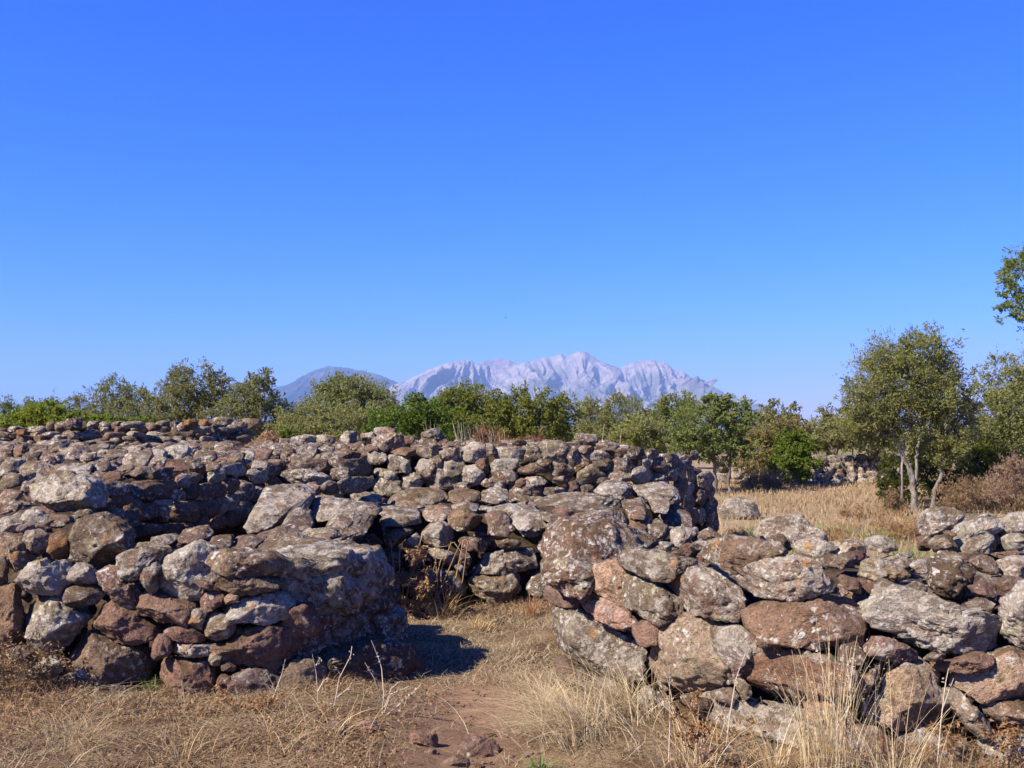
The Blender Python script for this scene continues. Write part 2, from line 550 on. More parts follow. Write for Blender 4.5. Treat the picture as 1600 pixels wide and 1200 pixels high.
# ------------------------------------------------------------------ stones
TONES = [(0.134, 0.094, 0.069), (0.148, 0.106, 0.077), (0.116, 0.083, 0.063), (0.165, 0.118, 0.084), (0.142, 0.102, 0.077), (0.148, 0.097, 0.071)]
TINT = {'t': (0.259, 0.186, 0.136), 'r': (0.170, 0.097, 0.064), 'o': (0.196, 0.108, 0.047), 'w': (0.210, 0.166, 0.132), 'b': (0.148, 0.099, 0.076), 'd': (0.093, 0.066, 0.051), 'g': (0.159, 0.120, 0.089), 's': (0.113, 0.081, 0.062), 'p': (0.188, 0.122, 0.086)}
LICH = {'t': 0.35, 'r': 0.25, 'o': 0.15, 'w': 1.0, 'b': 0.12, 'd': 0.5, 'g': 0.7, 's': 0.75, 'p': 0.05}


def rock(poly, hd, sub, seed, kx=0.0, kz=0.0, p=7.0, rough=1.0, cuts=14):
    """solid stone: poly is its outline (metres, about its centre), hd half its depth"""
    rg = np.random.default_rng(seed)
    D, T = ICO[sub]
    poly = np.asarray(poly, float)
    P = np.concatenate([poly, poly[:1]])
    seg = np.linspace(0, 1, 24, endpoint=False)
    B = (P[:-1, None, :] * (1 - seg)[None, :, None] + P[1:, None, :] * seg[None, :, None]).reshape(-1, 2)
    B = B * 1.05
    for _ in range(1):
        B = 0.5 * B + 0.25 * (np.roll(B, 3, 0) + np.roll(B, -3, 0))
    th = np.arctan2(B[:, 1], B[:, 0])
    rr = np.hypot(B[:, 0], B[:, 1])
    o = np.argsort(th)
    th, rr = th[o], rr[o]
    th3 = np.concatenate([th - 2 * np.pi, th, th + 2 * np.pi])
    rr3 = np.concatenate([rr, rr, rr])
    a = np.arctan2(D[:, 2], D[:, 0])
    R = np.interp(a, th3, rr3)
    c = np.hypot(D[:, 0], D[:, 2])
    s = (c ** p + np.abs(D[:, 1]) ** p) ** (-1 / p)
    rho = c * s
    V = np.stack([R * rho * np.cos(a), hd * D[:, 1] * s, R * rho * np.sin(a)], 1)
    size = float(np.mean(rr))
    for k in range(cuts):
        n = rg.normal(size=3)
        if k < cuts * 0.65:        # broken faces across the front
            n = np.array([n[0] * 0.75, -1.0, n[2] * 0.75])
            lim = rg.uniform(0.56, 0.90)
        else:                      # chips off the arrises
            n[1] = n[1] if k % 2 else -abs(n[1])
            lim = rg.uniform(0.86, 0.97)
        n /= np.linalg.norm(n)
        dd = V @ n
        e = dd - dd.max() * lim
        V -= n[None, :] * (np.maximum(e, 0) * 0.97)[:, None]
    q = V / size
    ofs = rg.uniform(0, 50, 3)
    L = np.linalg.norm(V, axis=1)[:, None] + 1e-9
    nrm = V / L
    disp = 0.045 * fbm(q * 1.3 + ofs, 2) + 0.05 * (1 - 2 * np.abs(perlin(q * 2.3 + ofs))) - 0.03
    tw = fbm(q * np.array([1.1, 1.1, 2.2]) + ofs + 9, 3) * 3.2
    fr = tw - np.floor(tw)
    disp += 0.045 * (np.floor(tw) + np.clip((fr - 0.78) / 0.22, 0, 1)) / 1.6
    if sub >= 3:
        disp += 0.046 * fbm(q * 5.0 + ofs, 4, 0.62)
        disp -= 0.05 * np.clip(perlin(q * 6.5 + ofs + 4) - 0.35, 0, 1)
    if sub >= 4:
        st = q @ rg.normal(size=3) * 1.3
        disp += 0.018 * fbm(q * 13 + ofs, 2) - 0.025 * np.clip(np.abs(perlin(np.stack([q[:, 0] * 1.2, q[:, 1] * 1.2, q[:, 2] * 4.5], 1) + ofs)) * -9 + 1, 0, 1)
    V = V + nrm * (disp * size * rough)[:, None]
    V[:, 1] += kx * V[:, 0] + kz * V[:, 2]
    return V, T


def rotz(V, a):
    c, s = math.cos(a), math.sin(a)
    return np.stack([V[:, 0] * c - V[:, 1] * s, V[:, 0] * s + V[:, 1] * c, V[:, 2]], 1)


SEED = [100]


def outline(w, h, rot, rg):
    """irregular block: four uneven corners, broken edges"""
    P = []
    cs = [(1, -1), (1, 1), (-1, 1), (-1, -1)]
    for i, (sx, sy) in enumerate(cs):
        c = np.array([sx * rg.uniform(0.78, 1.02), sy * rg.uniform(0.72, 1.02)])
        nx = cs[(i + 1) % 4]
        if rg.random() < 0.55:     # a knocked-off corner
            k = rg.uniform(0.25, 0.6)
            if i % 2 == 0:
                P += [c * np.array([1 - k, 1]), c * np.array([1, 1 - k])]
            else:
                P += [c * np.array([1, 1 - k]), c * np.array([1 - k, 1])]
        else:
            P.append(c)
        m = np.array([(sx + nx[0]) / 2, (sy + nx[1]) / 2]) * rg.uniform(0.90, 1.08)
        P.append(m + rg.normal(0, 0.12, 2) * np.array([sx == nx[0] and 0 or 1, sy == nx[1] and 0 or 1]))
    P = np.array(P) * np.array([w / 2, h / 2])
    a = math.radians(rot)
    return np.stack([P[:, 0] * math.cos(a) - P[:, 1] * math.sin(a), P[:, 0] * math.sin(a) + P[:, 1] * math.cos(a)], 1)


def tone(o, key=None, rg=RNG):
    if key in TINT:
        c, l = TINT[key], LICH[key]
    else:
        c, l = TONES[int(rg.integers(len(TONES)))], float(np.clip(rg.normal(0.54, 0.25), 0, 1))
    o.color = (*[x * rg.uniform(0.92, 1.08) for x in c], l)


def px_stone(pts, dfun, root, name='stone', key=None, thick=1.0, kx=None, kz=0.0, sub=None, p=7.0, **tag):
    """a stone from its outline in the photograph, at its own distance, with its own thickness"""
    pts = np.asarray(pts, float)
    cx, cy = (pts[:, 0].min() + pts[:, 0].max()) / 2, (pts[:, 1].min() + pts[:, 1].max()) / 2
    wpx, hpx = np.ptp(pts[:, 0]), np.ptp(pts[:, 1])
    d = dfun(cx, cy) if callable(dfun) else dfun
    if kx is None:
        kx = 0.0
        if callable(dfun):
            e = 14.0
            kx = (dfun(cx + e, cy) - dfun(cx - e, cy)) / (2 * e / F * d)
            kx = float(np.clip(kx, -0.8, 1.3))
    m = (wpx + hpx) / 2 / F * d
    hd = float(np.clip(0.40 * m * thick, 0.03, 0.45))
    dc = d + hd * 0.8
    C = at(cx, cy, dc)
    poly = np.array([[(a - cx) / F * dc, -(b - cy) / F * dc] for a, b in pts])
    if sub is None:
        sub = 5 if max(wpx, hpx) > 175 else (4 if max(wpx, hpx) > 66 else 3)
    SEED[0] += 1
    V, T = rock(poly, hd, sub, SEED[0], kx, kz, p)
    me = fast_mesh(name, V, T, M_STONE, smooth=False)
    base = root.location if root is not None else Vector((0, 0, 0))
    if root is None:      # a thing by itself: origin at its base
        zmin = V[:, 2].min()
        C[2] = float(gz(C[0], C[1])) - zmin * (0.35 if name == 'loose_stone' else 0.6)
        V2 = V - np.array([0, 0, zmin])
        me = fast_mesh(name, V2, T, M_STONE, smooth=False)
        o = link(name, me, None, Vector(C) + Vector((0, 0, zmin)), **tag)
        if name == 'loose_stone' and key not in ('d', 'r'):
            key = 'p'
    else:
        o = link(name, me, root, Vector(C) - base, **tag)
    tone(o, key, np.random.default_rng(SEED[0]))
    return o


def crop(ox, oy, s):
    return lambda L: [(ox + a / s, oy + b / s) for a, b in L]


cA, cB, cC, cD, cE = crop(0, 840, 3.3333), crop(0, 640, 3.478), crop(400, 840, 3.3333), crop(380, 640, 3.478), crop(760, 640, 3.478)
cF, cG, cH, cI = crop(760, 840, 3.3333), crop(1120, 840, 3.3333), crop(1140, 740, 3.478), crop(0, 540, 3.636)


def boxes(root, cr, items, dfun, thick=1.0, kz=0.0, grow=1.0, kx=None):
    for it in items:
        cx, cy, w, h = it[:4]
        rot = it[4] if len(it) > 4 and not isinstance(it[4], str) else None
        key = it[-1] if isinstance(it[-1], str) else None
        SEED[0] += 1
        rg = np.random.default_rng(SEED[0])
        if rot is None:
            rot = rg.normal(0, 5)
        pl = outline(w * 1.10 * grow, h * 1.12 * grow, -rot, rg)
        px_stone(cr([(cx + a, cy - b) for a, b in pl]), dfun, root, key=key, thick=thick, kz=kz, kx=kx)


# pool of shared rubble shapes
POOL = []
for i in range(22):
    rg = np.random.default_rng(900 + i)
    V, T = rock(outline(2.0 * rg.uniform(0.8, 1.2), 2.0 * rg.uniform(0.55, 0.9), 0, rg), rg.uniform(0.6, 0.95), 3, 900 + i, p=rg.uniform(4, 8), cuts=14)
    POOL.append((fast_mesh('rubble_stone', V, T, M_STONE, smooth=False), V))
LOW = []
for i in range(14):
    rg = np.random.default_rng(950 + i)
    LOW.append(rock(outline(2.0, 1.5, 0, rg), 0.8, 1, 950 + i, cuts=6))


def inside(poly, X, Y):
    poly = np.asarray(poly)
    r = np.zeros(X.shape, bool)
    n = len(poly)
    for i in range(n):
        x1, y1 = poly[i]
        x2, y2 = poly[(i + 1) % n]
        k = ((y1 > Y) != (y2 > Y)) & (X < (x2 - x1) * (Y - y1) / (y2 - y1 + 1e-12) + x1)
        r ^= k
    return r


def edge_dist(poly, X, Y):
    poly = np.asarray(poly, float)
    best = np.full(X.shape, 1e9)
    n = len(poly)
    for i in range(n):
        a, b = poly[i], poly[(i + 1) % n]
        ab = b - a
        t = np.clip(((X - a[0]) * ab[0] + (Y - a[1]) * ab[1]) / (ab @ ab + 1e-12), 0, 1)
        best = np.minimum(best, np.hypot(X - a[0] - t * ab[0], Y - a[1] - t * ab[1]))
    return best


class Core:
    """earth and rubble heart of a dry-stone wall, as a heightfield over its plan"""

    def __init__(s, tiers):
        # tier: ([(px, depth), ...], z or function of (x, y))
        s.t = [(np.array([((p - 800) / F * d, d) for p, d in pl]), z) for pl, z in tiers]

    def h(s, X, Y):
        H = np.full(X.shape, -0.15)
        for poly, z in s.t:
            zz = z(X, Y) if callable(z) else np.full(X.shape, float(z))
            k = np.clip(edge_dist(poly, X, Y) / 0.10, 0, 1)
            H = np.where(inside(poly, X, Y), np.maximum(H, zz * k + (1 - k) * -0.15), H)
        return H

    def mesh(s, root, step=0.07):
        A = np.concatenate([p for p, _ in s.t])
        xs = np.arange(A[:, 0].min() - .1, A[:, 0].max() + .1, step)
        ys = np.arange(A[:, 1].min() - .1, A[:, 1].max() + .1, step)
        X, Y = np.meshgrid(xs, ys)
        H = s.h(X, Y)
        n = fbm(np.stack([X.ravel() * 4, Y.ravel() * 4, np.zeros(X.size)], 1), 3).reshape(X.shape)
        V = np.stack([X.ravel(), Y.ravel(), (H + np.where(H > 0, 0.05 * n, 0)).ravel()], 1)
        I = np.arange(X.size).reshape(X.shape)
        Q = np.stack([I[:-1, :-1].ravel(), I[:-1, 1:].ravel(), I[1:, 1:].ravel(), I[1:, :-1].ravel()], 1)
        keep = (V[Q, 2] > -0.14).any(1)
        Q = Q[keep]
        V = V - np.array(root.location)
        link('earth_fill', fast_mesh('earth_fill', V, Q, M_EARTH), root)

    def rubble(s, root, n, smin, smax, parts, flat=0.6, front=0.35, seed=1, ymax=None):
        """loose stones bedded in the heart of the wall; the largest in view are single parts, the rest one mass"""
        rg = np.random.default_rng(seed)
        A = np.concatenate([p for p, _ in s.t])
        out = []
        tries = 0
        while len(out) < n and tries < n * 60:
            tries += 1
            x, y = rg.uniform(A[:, 0].min(), A[:, 0].max()), rg.uniform(A[:, 1].min(), A[:, 1].max())
            X, Y = np.array([x]), np.array([y])
            h = s.h(X, Y)[0]
            if h < 0.1:
                continue
            r = smin + (smax - smin) * rg.beta(1.3, 2.6)
            z = h
            if rg.random() < front:      # bedded in the front face
                for k in range(12):
                    if s.h(X, Y - 0.05)[0] < 0.1:
                        break
                    Y = Y - 0.05
                    if k == 11:
                        break
                y = Y[0] + 0.02
                hh = max(s.h(X, Y + 0.12)[0], 0.2)
                z = rg.uniform(0.0, hh)
            out.append((x, y, z - 0.2 * r, r))
        vis = sorted(out, key=lambda t: -t[3] / t[1] - (0.004 if t[2] > 0.5 else 0))
        rl = np.array(root.location)
        for x, y, z, r in vis[:parts]:
            me, _ = POOL[int(rg.integers(len(POOL)))]
            o = link('stone', me, root, Vector((x, y, z)) - root.location)
            o.scale = (r * rg.uniform(0.8, 1.25), r * rg.uniform(0.8, 1.2), r * rg.uniform(flat * 0.8, flat * 1.4))
            o.rotation_euler = (rg.normal(0, 0.22), rg.normal(0, 0.22), rg.uniform(0, 6.28))
            tone(o, None, rg)
        rest = []
        for x, y, z, r in vis[parts:]:
            V, T = LOW[int(rg.integers(len(LOW)))]
            V = rotz(V * np.array([r, r * rg.uniform(.8, 1.2), r * rg.uniform(flat, flat * 1.4)]), rg.uniform(0, 6.28))
            rest.append((V + np.array([x, y, z]) - rl, T))
        if rest:
            V, T = merge(rest)
            o = link('rubble', fast_mesh('rubble', V, T, M_STONE, smooth=False), root, kind='stuff')
            o.color = (0.19, 0.143, 0.12, 0.45)


def wall(px, d, label, name='dry_stone_wall'):
    p = at(px, HOR, d)
    return empty(name, (p[0], p[1], 0), label, 'wall')


# ---- the wall to the left of the gap
WL = wall(220, 6.4, 'dry-stone wall left of the gap, ending in a huge block with a shaded face')


def dL(x, y):
    z = EYE - (y - HOR) * 6.1 / F
    return 6.0 + 0.10 * z + np.interp(x, [380, 470], [0, 0.12])


A = [
    ([(-60, 250), (60, 250), (75, 330), (110, 420), (120, 540), (60, 570), (-60, 570)], None),
    ([(85, 215), (120, 150), (210, 115), (240, 150), (300, 120), (350, 170), (355, 230), (310, 285), (200, 290), (100, 270)], 'w'),
    ([(350, 180), (400, 135), (460, 150), (510, 200), (490, 240), (400, 248), (355, 225)], 'g'),
    ([(330, 310), (345, 265), (400, 248), (490, 258), (535, 290), (500, 345), (430, 360), (360, 350)], None),
    ([(125, 390), (165, 320), (220, 305), (300, 315), (340, 360), (410, 380), (440, 430), (390, 500), (340, 570), (260, 585), (210, 550), (150, 490)], 'w'),
    ([(505, 180), (560, 155), (610, 165), (640, 230), (700, 260), (730, 320), (690, 385), (640, 370), (570, 290), (530, 240)], 'g'),
    ([(605, 110), (650, 75), (760, 50), (860, 60), (890, 90), (820, 130), (760, 160), (730, 210), (690, 220), (630, 180)], 'g'),
    ([(725, 170), (770, 125), (820, 120), (835, 160), (810, 220), (820, 290), (780, 300), (750, 250)], None),
    ([(830, 250), (840, 170), (870, 110), (930, 70), (1020, 20), (1080, 60), (1130, 110), (1140, 200), (1070, 260), (1050, 320), (960, 325), (850, 290)], 'w'),
    ([(1040, 90), (1150, 70), (1280, 60), (1400, 90), (1500, 140), (1520, 180), (1440, 210), (1330, 200), (1180, 180), (1100, 140)], None),
    ([(1000, 225), (1060, 225), (1110, 250), (1100, 275), (1040, 260)], 'b'),
    ([(1105, 250), (1130, 210), (1200, 200), (1330, 210), (1440, 230), (1450, 270), (1380, 290), (1220, 290), (1120, 280)], 'b'),
    ([(725, 300), (745, 265), (790, 300), (900, 310), (1010, 340), (1030, 380), (990, 455), (900, 440), (790, 420), (725, 390)], 'b'),
    ([(1035, 330), (1070, 285), (1130, 280), (1160, 310), (1150, 355), (1090, 385), (1045, 370)], 'b'),
    ([(1160, 320), (1190, 295), (1245, 305), (1230, 335), (1180, 350)], 't'),
    ([(1165, 380), (1230, 330), (1330, 300), (1460, 305), (1515, 340), (1515, 430), (1400, 450), (1300, 420), (1220, 440), (1180, 410)], 'w'),
    ([(990, 440), (1000, 385), (1040, 370), (1075, 395), (1060, 440), (1050, 490), (1000, 475)], None),
    ([(1055, 470), (1070, 410), (1110, 390), (1160, 400), (1215, 440), (1220, 490), (1170, 530), (1090, 520)], 'g'),
    ([(480, 420), (510, 370), (580, 325), (620, 370), (700, 395), (770, 440), (830, 490), (790, 535), (690, 550), (590, 530), (500, 480)], 'b'),
    ([(850, 480), (920, 460), (1000, 470), (1065, 520), (1060, 545), (960, 540), (880, 520)], 'b'),
    ([(780, 560), (810, 510), (870, 505), (890, 540), (880, 610), (830, 640), (790, 610)], 'b'),
    ([(875, 580), (900, 550), (980, 555), (1080, 560), (1110, 590), (1080, 615), (970, 620), (890, 620)], 'w'),
    ([(355, 600), (390, 530), (470, 505), (560, 550), (690, 580), (770, 610), (800, 660), (740, 740), (660, 775), (560, 730), (440, 680), (370, 650)], None),
    ([(1070, 550), (1200, 540), (1230, 480), (1340, 455), (1480, 470), (1550, 510), (1530, 600), (1480, 660), (1390, 680), (1240, 650), (1150, 610)], 'b'),
    ([(810, 690), (840, 640), (900, 630), (980, 660), (1080, 640), (1120, 700), (1090, 780), (1080, 850), (1000, 850), (900, 790), (820, 750)], 'b'),
    ([(1075, 620), (1110, 600), (1150, 620), (1145, 665), (1100, 670)], 't'),
    ([(1140, 670), (1190, 655), (1230, 680), (1210, 700), (1160, 695)], 'b'),
    ([(1125, 760), (1150, 710), (1200, 720), (1225, 780), (1190, 830), (1150, 820)], 'r'),
    ([(1225, 740), (1260, 690), (1400, 680), (1490, 690), (1540, 740), (1500, 840), (1420, 880), (1300, 830), (1235, 790)], 'b'),
    ([(305, 770), (340, 720), (420, 680), (490, 710), (540, 760), (540, 800), (400, 810), (320, 800)], 'w'),
    ([(150, 680), (180, 640), (280, 620), (320, 660), (300, 720), (220, 750), (160, 740)], None),
    ([(550, 800), (590, 765), (660, 790), (720, 820), (700, 860), (570, 850)], 'd'),
    ([(30, 590), (110, 560), (180, 600), (150, 650), (60, 650)], 'd'),
]
for pts, k in A:
    px_stone(cA(pts), dL, WL, key=k, kz=0.12)
for pts, k, d in [
    ([(0, 680), (110, 690), (140, 740), (190, 800), (120, 870), (60, 880), (20, 840), (-60, 800), (-60, 690)], None, 6.25),
    ([(115, 665), (200, 655), (260, 690), (255, 770), (210, 795), (150, 750)], None, 6.3),
    ([(260, 690), (310, 665), (360, 690), (375, 760), (350, 820), (290, 810), (258, 760)], 'o', 6.25),
    ([(380, 690), (390, 640), (420, 590), (520, 575), (620, 610), (690, 650), (700, 760), (640, 830), (560, 860), (470, 830), (385, 810)], None, 6.2),
    ([(250, 570), (380, 580), (390, 650), (330, 665), (255, 640)], 'b', 6.9),
    ([(110, 540), (200, 545), (265, 580), (255, 640), (180, 650), (110, 610)], 'w', 6.9),
    ([(0, 600), (70, 590), (120, 620), (110, 680), (20, 680), (-50, 660)], None, 6.8),
    ([(135, 400), (160, 380), (330, 345), (440, 350), (500, 390), (540, 470), (545, 530), (430, 555), (250, 540), (160, 500)], 'w', 7.5),
    ([(0, 800), (30, 850), (30, 950), (-60, 950), (-60, 800)], 'd', 6.15),
]:
    px_stone(cB(pts), d, WL, key=k, kz=0.15)
# the jamb of the gap: long blocks lying along the passage, their faces turned away from the sun
def block(root, c, yaw, poly, hd, key, sub=5, p=7.0, tilt=0.0, cuts=5):
    SEED[0] += 1
    V, T = rock(np.array(poly), hd, sub, SEED[0], 0.0, tilt, p, cuts=cuts)
    V = rotz(V, math.radians(yaw))
    o = link('stone', fast_mesh('stone', V, T, M_STONE, smooth=False), root, Vector(c) - root.location)
    tone(o, key, np.random.default_rng(SEED[0]))


block(WL, (-1.30, 6.70, 0.60), 66, [(-.54, -.20), (-.56, .10), (-.47, .175), (0, .19), (.46, .20), (.56, .12), (.56, -.02), (.30, -.14), (-.25, -.24)], 0.33, 's', p=9.0)
block(WL, (-1.25, 6.78, 0.25), 64, [(-.52, -.18), (-.52, .12), (-.25, .16), (.2, .22), (.55, .26), (.58, .0), (.46, -.15), (0, -.2)], 0.27, 's')
block(WL, (-0.94, 6.66, 0.06), 56, [(-.36, -.14), (-.38, .10), (-.1, .15), (.2, .14), (.40, .04), (.44, -.14)], 0.18, 'd', 4)
block(WL, (-1.30, 6.30, 0.42), 40, [(-.12, -.1), (-.1, .1), (.1, .1), (.12, -.1)], 0.1, 'b', 3)
block(WL, (-0.98, 7.05, 0.42), 60, [(-.16, -.08), (-.14, .08), (.14, .1), (.16, -.08)], 0.12, 'd', 3)
block(WL, (-0.98, 7.30, 0.16), 70, [(-.24, -.18), (-.22, .18), (.2, .2), (.26, -.18)], 0.2, 's', 4)
block(WL, (-1.02, 7.50, 0.46), 74, [(-.2, -.14), (-.2, .14), (.2, .12), (.2, -.14)], 0.2, 'd', 4)
px_stone(cC([(120, 800), (160, 650), (260, 630), (350, 700), (340, 800), (230, 880), (140, 880)]), 6.12, WL, key='b', kx=0.6, kz=0.06, p=5.0)
# flat stones on its top
for pts, k, d in [
    ([(60, 680), (180, 650), (300, 670), (360, 690), (280, 725), (120, 735)], None, 7.7),
    ([(300, 665), (480, 650), (530, 690), (450, 715), (340, 705)], 'g', 7.6),
    ([(80, 740), (230, 690), (400, 720), (480, 750), (400, 770), (240, 800), (140, 790)], None, 7.1),
    ([(-60, 700), (0, 690), (110, 700), (60, 760), (-40, 750)], None, 7.3),
    ([(500, 730), (570, 715), (640, 745), (600, 775), (510, 760)], 'd', 7.3),
    ([(-190, 700), (-90, 690), (-60, 740), (-100, 770), (-180, 750)], 'd', 7.2),
    ([(-350, 660), (-230, 640), (-170, 680), (-230, 720), (-330, 710)], None, 7.5),
    ([(-520, 700), (-400, 680), (-350, 710), (-420, 740), (-500, 735)], 'd', 7.4),
]:
    px_stone(cD(pts), d, WL, key=k, kz=2.4, thick=1.3)
CL = Core([([(-80, 6.42), (300, 6.40), (420, 6.5), (500, 7.0), (560, 7.7), (550, 7.9), (500, 8.0), (200, 7.9), (-80, 8.2)], 0.72),
           ([(-80, 6.75), (185, 6.7), (190, 7.3), (150, 8.3), (-80, 8.6)], 0.95)])
CL.mesh(WL)
CL.rubble(WL, 420, 0.035, 0.15, 150, seed=11)

# ---- the wall to the right of the gap
WR = wall(1250, 5.6, 'dry-stone wall of big lichened boulders right of the gap, nearest of all the walls')


def dR(x, y):
    b = np.interp(x, [840, 880, 1000, 1250, 1600, 1700], [6.75, 6.45, 5.85, 5.12, 4.92, 4.95])
    return b + 0.09 * (EYE - (y - HOR) * b / F)


Fs_ = [
    ([(525, 230), (560, 160), (640, 125), (720, 125), (730, 180), (760, 230), (740, 370), (680, 360), (590, 300), (540, 270)], 't'),
    ([(715, 120), (760, 85), (830, 75), (950, 85), (1070, 110), (1095, 150), (1000, 190), (880, 220), (790, 200), (720, 170)], None),
    ([(715, 230), (790, 215), (870, 220), (960, 280), (1010, 330), (1010, 400), (880, 440), (830, 415), (740, 380)], 'g'),
    ([(305, 290), (340, 245), (400, 265), (510, 300), (480, 350), (380, 360), (310, 340)], 'b'),
    ([(490, 350), (530, 300), (620, 320), (720, 370), (790, 430), (770, 465), (680, 465), (570, 430)], 't'),
    ([(370, 430), (400, 390), (460, 375), (560, 430), (690, 490), (770, 520), (820, 580), (830, 620), (760, 680), (760, 790), (700, 770), (600, 690), (480, 650), (380, 600), (365, 520)], 'g'),
    ([(770, 470), (850, 430), (905, 480), (890, 540), (800, 570), (775, 520)], 'b'),
    ([(975, 260), (1030, 195), (1120, 165), (1230, 170), (1310, 215), (1330, 310), (1310, 380), (1240, 410), (1080, 410), (1020, 370), (1010, 320)], 'g'),
    ([(885, 560), (900, 490), (960, 440), (1040, 415), (1180, 420), (1240, 450), (1220, 560), (1215, 700), (1180, 770), (1090, 800), (960, 790), (890, 720)], 't'),
    ([(1200, 560), (1240, 490), (1320, 450), (1390, 500), (1400, 600), (1340, 720), (1230, 780), (1200, 700)], 'g'),
    ([(1135, 110), (1180, 30), (1300, 0), (1430, 10), (1510, 70), (1500, 140), (1400, 185), (1330, 190), (1230, 150)], None),
    ([(1070, 920), (1150, 880), (1250, 840), (1440, 860), (1600, 850), (1640, 920), (1600, 1030), (1450, 1060), (1280, 1075), (1150, 1030), (1080, 980)], 'g'),
    ([(1180, 820), (1280, 780), (1310, 820), (1280, 860), (1190, 850)], 'b'),
    ([(1290, 760), (1330, 735), (1370, 770), (1380, 820), (1330, 830)], 'g'),
    ([(345, 700), (390, 625), (520, 690), (560, 760), (400, 740)], 'b'),
    ([(560, 760), (640, 740), (740, 800), (700, 870), (600, 850)], 'd'),
    ([(760, 960), (790, 880), (850, 800), (960, 860), (1010, 950), (1000, 1050), (880, 1100), (780, 1070)], 'g'),
    ([(1290, 1120), (1380, 1070), (1470, 1070), (1520, 1110), (1540, 1210), (1300, 1220)], 'w'),
    ([(1020, 850), (1080, 820), (1170, 840), (1160, 880), (1060, 900)], 'd'),
]
for pts, k in Fs_:
    px_stone(cF(pts), dR, WR, key=k, kz=0.1)
px_stone(cE([(300, 840), (295, 720), (330, 640), (440, 610), (640, 605), (800, 650), (900, 710), (955, 775), (840, 770), (730, 830), (600, 850), (550, 960), (470, 975), (380, 935), (310, 870)]), 6.35, WR, key='s', kx=0.25, kz=0.7, thick=1.0, p=5.0)
Gs_ = [
    ([(135, 210), (200, 150), (290, 110), (420, 105), (520, 140), (580, 200), (600, 250), (480, 290), (350, 330), (250, 320), (160, 270)], 'w'),
    ([(185, 410), (240, 370), (420, 340), (560, 300), (750, 320), (760, 490), (700, 540), (560, 555), (400, 550), (250, 565), (205, 500)], None),
    ([(795, 440), (800, 380), (880, 310), (930, 245), (1050, 290), (1250, 350), (1400, 400), (1490, 440), (1470, 530), (1430, 590), (1290, 600), (1150, 570), (1000, 530), (870, 480)], 'w'),
    ([(160, 640), (200, 570), (280, 575), (420, 580), (560, 580), (640, 640), (640, 720), (560, 790), (400, 845), (250, 820), (170, 750)], 'r'),
    ([(775, 600), (810, 540), (870, 520), (990, 560), (1065, 610), (1050, 640), (900, 645), (790, 620)], None),
    ([(700, 780), (740, 720), (860, 655), (880, 680), (820, 740), (740, 830), (690, 850)], 't'),
    ([(760, 860), (800, 790), (900, 700), (950, 660), (1070, 660), (1150, 700), (1190, 820), (1190, 930), (1130, 1000), (960, 990), (790, 940)], 't'),
    ([(1140, 660), (1240, 650), (1370, 600), (1440, 620), (1400, 670), (1290, 700), (1180, 710)], 'b'),
    ([(1230, 750), (1300, 710), (1430, 620), (1530, 585), (1660, 590), (1660, 830), (1500, 850), (1380, 850), (1280, 790)], 't'),
    ([(1200, 810), (1280, 810), (1350, 880), (1440, 1000), (1420, 1030), (1330, 1020), (1250, 900)], 't'),
    ([(1400, 870), (1560, 850), (1680, 860), (1680, 1010), (1560, 1010), (1450, 950)], 'g'),
    ([(1500, 440), (1530, 320), (1600, 250), (1700, 230), (1700, 580), (1600, 580), (1510, 520)], 'w'),
    ([(470, 880), (620, 830), (700, 860), (660, 900), (600, 980), (480, 960)], 't'),
    ([(960, 1070), (1080, 1000), (1250, 1040), (1330, 1110), (1380, 1220), (1100, 1260), (980, 1200)], 'g'),
    ([(750, 1000), (820, 990), (900, 1040), (960, 1100), (900, 1200), (770, 1180), (730, 1060)], None),
    ([(450, 1000), (600, 990), (740, 1010), (740, 1120), (600, 1200), (460, 1150)], 'g'),
    ([(1400, 1080), (1520, 1040), (1680, 1040), (1680, 1220), (1450, 1220)], None),
    ([(1080, 640), (1130, 600), (1190, 610), (1170, 650)], 'd'),
    ([(640, 560), (740, 550), (770, 640), (720, 720), (650, 700)], 'd'),
]
for pts, k in Gs_:
    px_stone(cG(pts), dR, WR, key=k, kz=0.1)


def top_d(z, lo, hi):
    return lambda x, y: float(np.clip((EYE - z) * F / max(y - HOR, 20), lo, hi))


for pts, k, d in [
    ([(745, 210), (780, 130), (850, 110), (920, 130), (1000, 190), (950, 225), (830, 230), (760, 200)], 'g', 5.7),
    ([(640, 220), (660, 200), (720, 210), (760, 240), (755, 290), (700, 285), (650, 250)], 'b', 5.35),
    ([(1120, 230), (1130, 120), (1200, 80), (1270, 80), (1340, 170), (1320, 260), (1260, 320), (1180, 300), (1130, 270)], 'd', 5.4),
    ([(560, 130), (610, 95), (680, 90), (740, 110), (720, 150), (620, 160)], None, 6.0),
    ([(620, 260), (650, 245), (690, 290), (660, 310), (620, 290)], 't', 5.3),
    ([(760, 260), (820, 235), (900, 250), (930, 280), (850, 300), (770, 300)], 'b', 5.4),
    ([(940, 90), (1000, 75), (1030, 90), (990, 110), (945, 105)], 'w', 6.2),
    ([(1010, 150), (1060, 110), (1120, 120), (1110, 170), (1050, 190)], 'w', 5.8),
    ([(1320, 260), (1400, 230), (1460, 260), (1440, 330), (1370, 320)], 'b', 5.3),
    ([(1460, 230), (1540, 200), (1600, 230), (1580, 300), (1490, 300)], None, 5.4),
    ([(1300, 350), (1380, 320), (1470, 350), (1440, 400), (1340, 390)], 'd', 5.2),
    ([(980, 260), (1040, 230), (1100, 260), (1080, 290), (1000, 290)], 'd', 5.4),
]:
    px_stone(cG(pts), d, WR, key=k, kz=0.25)
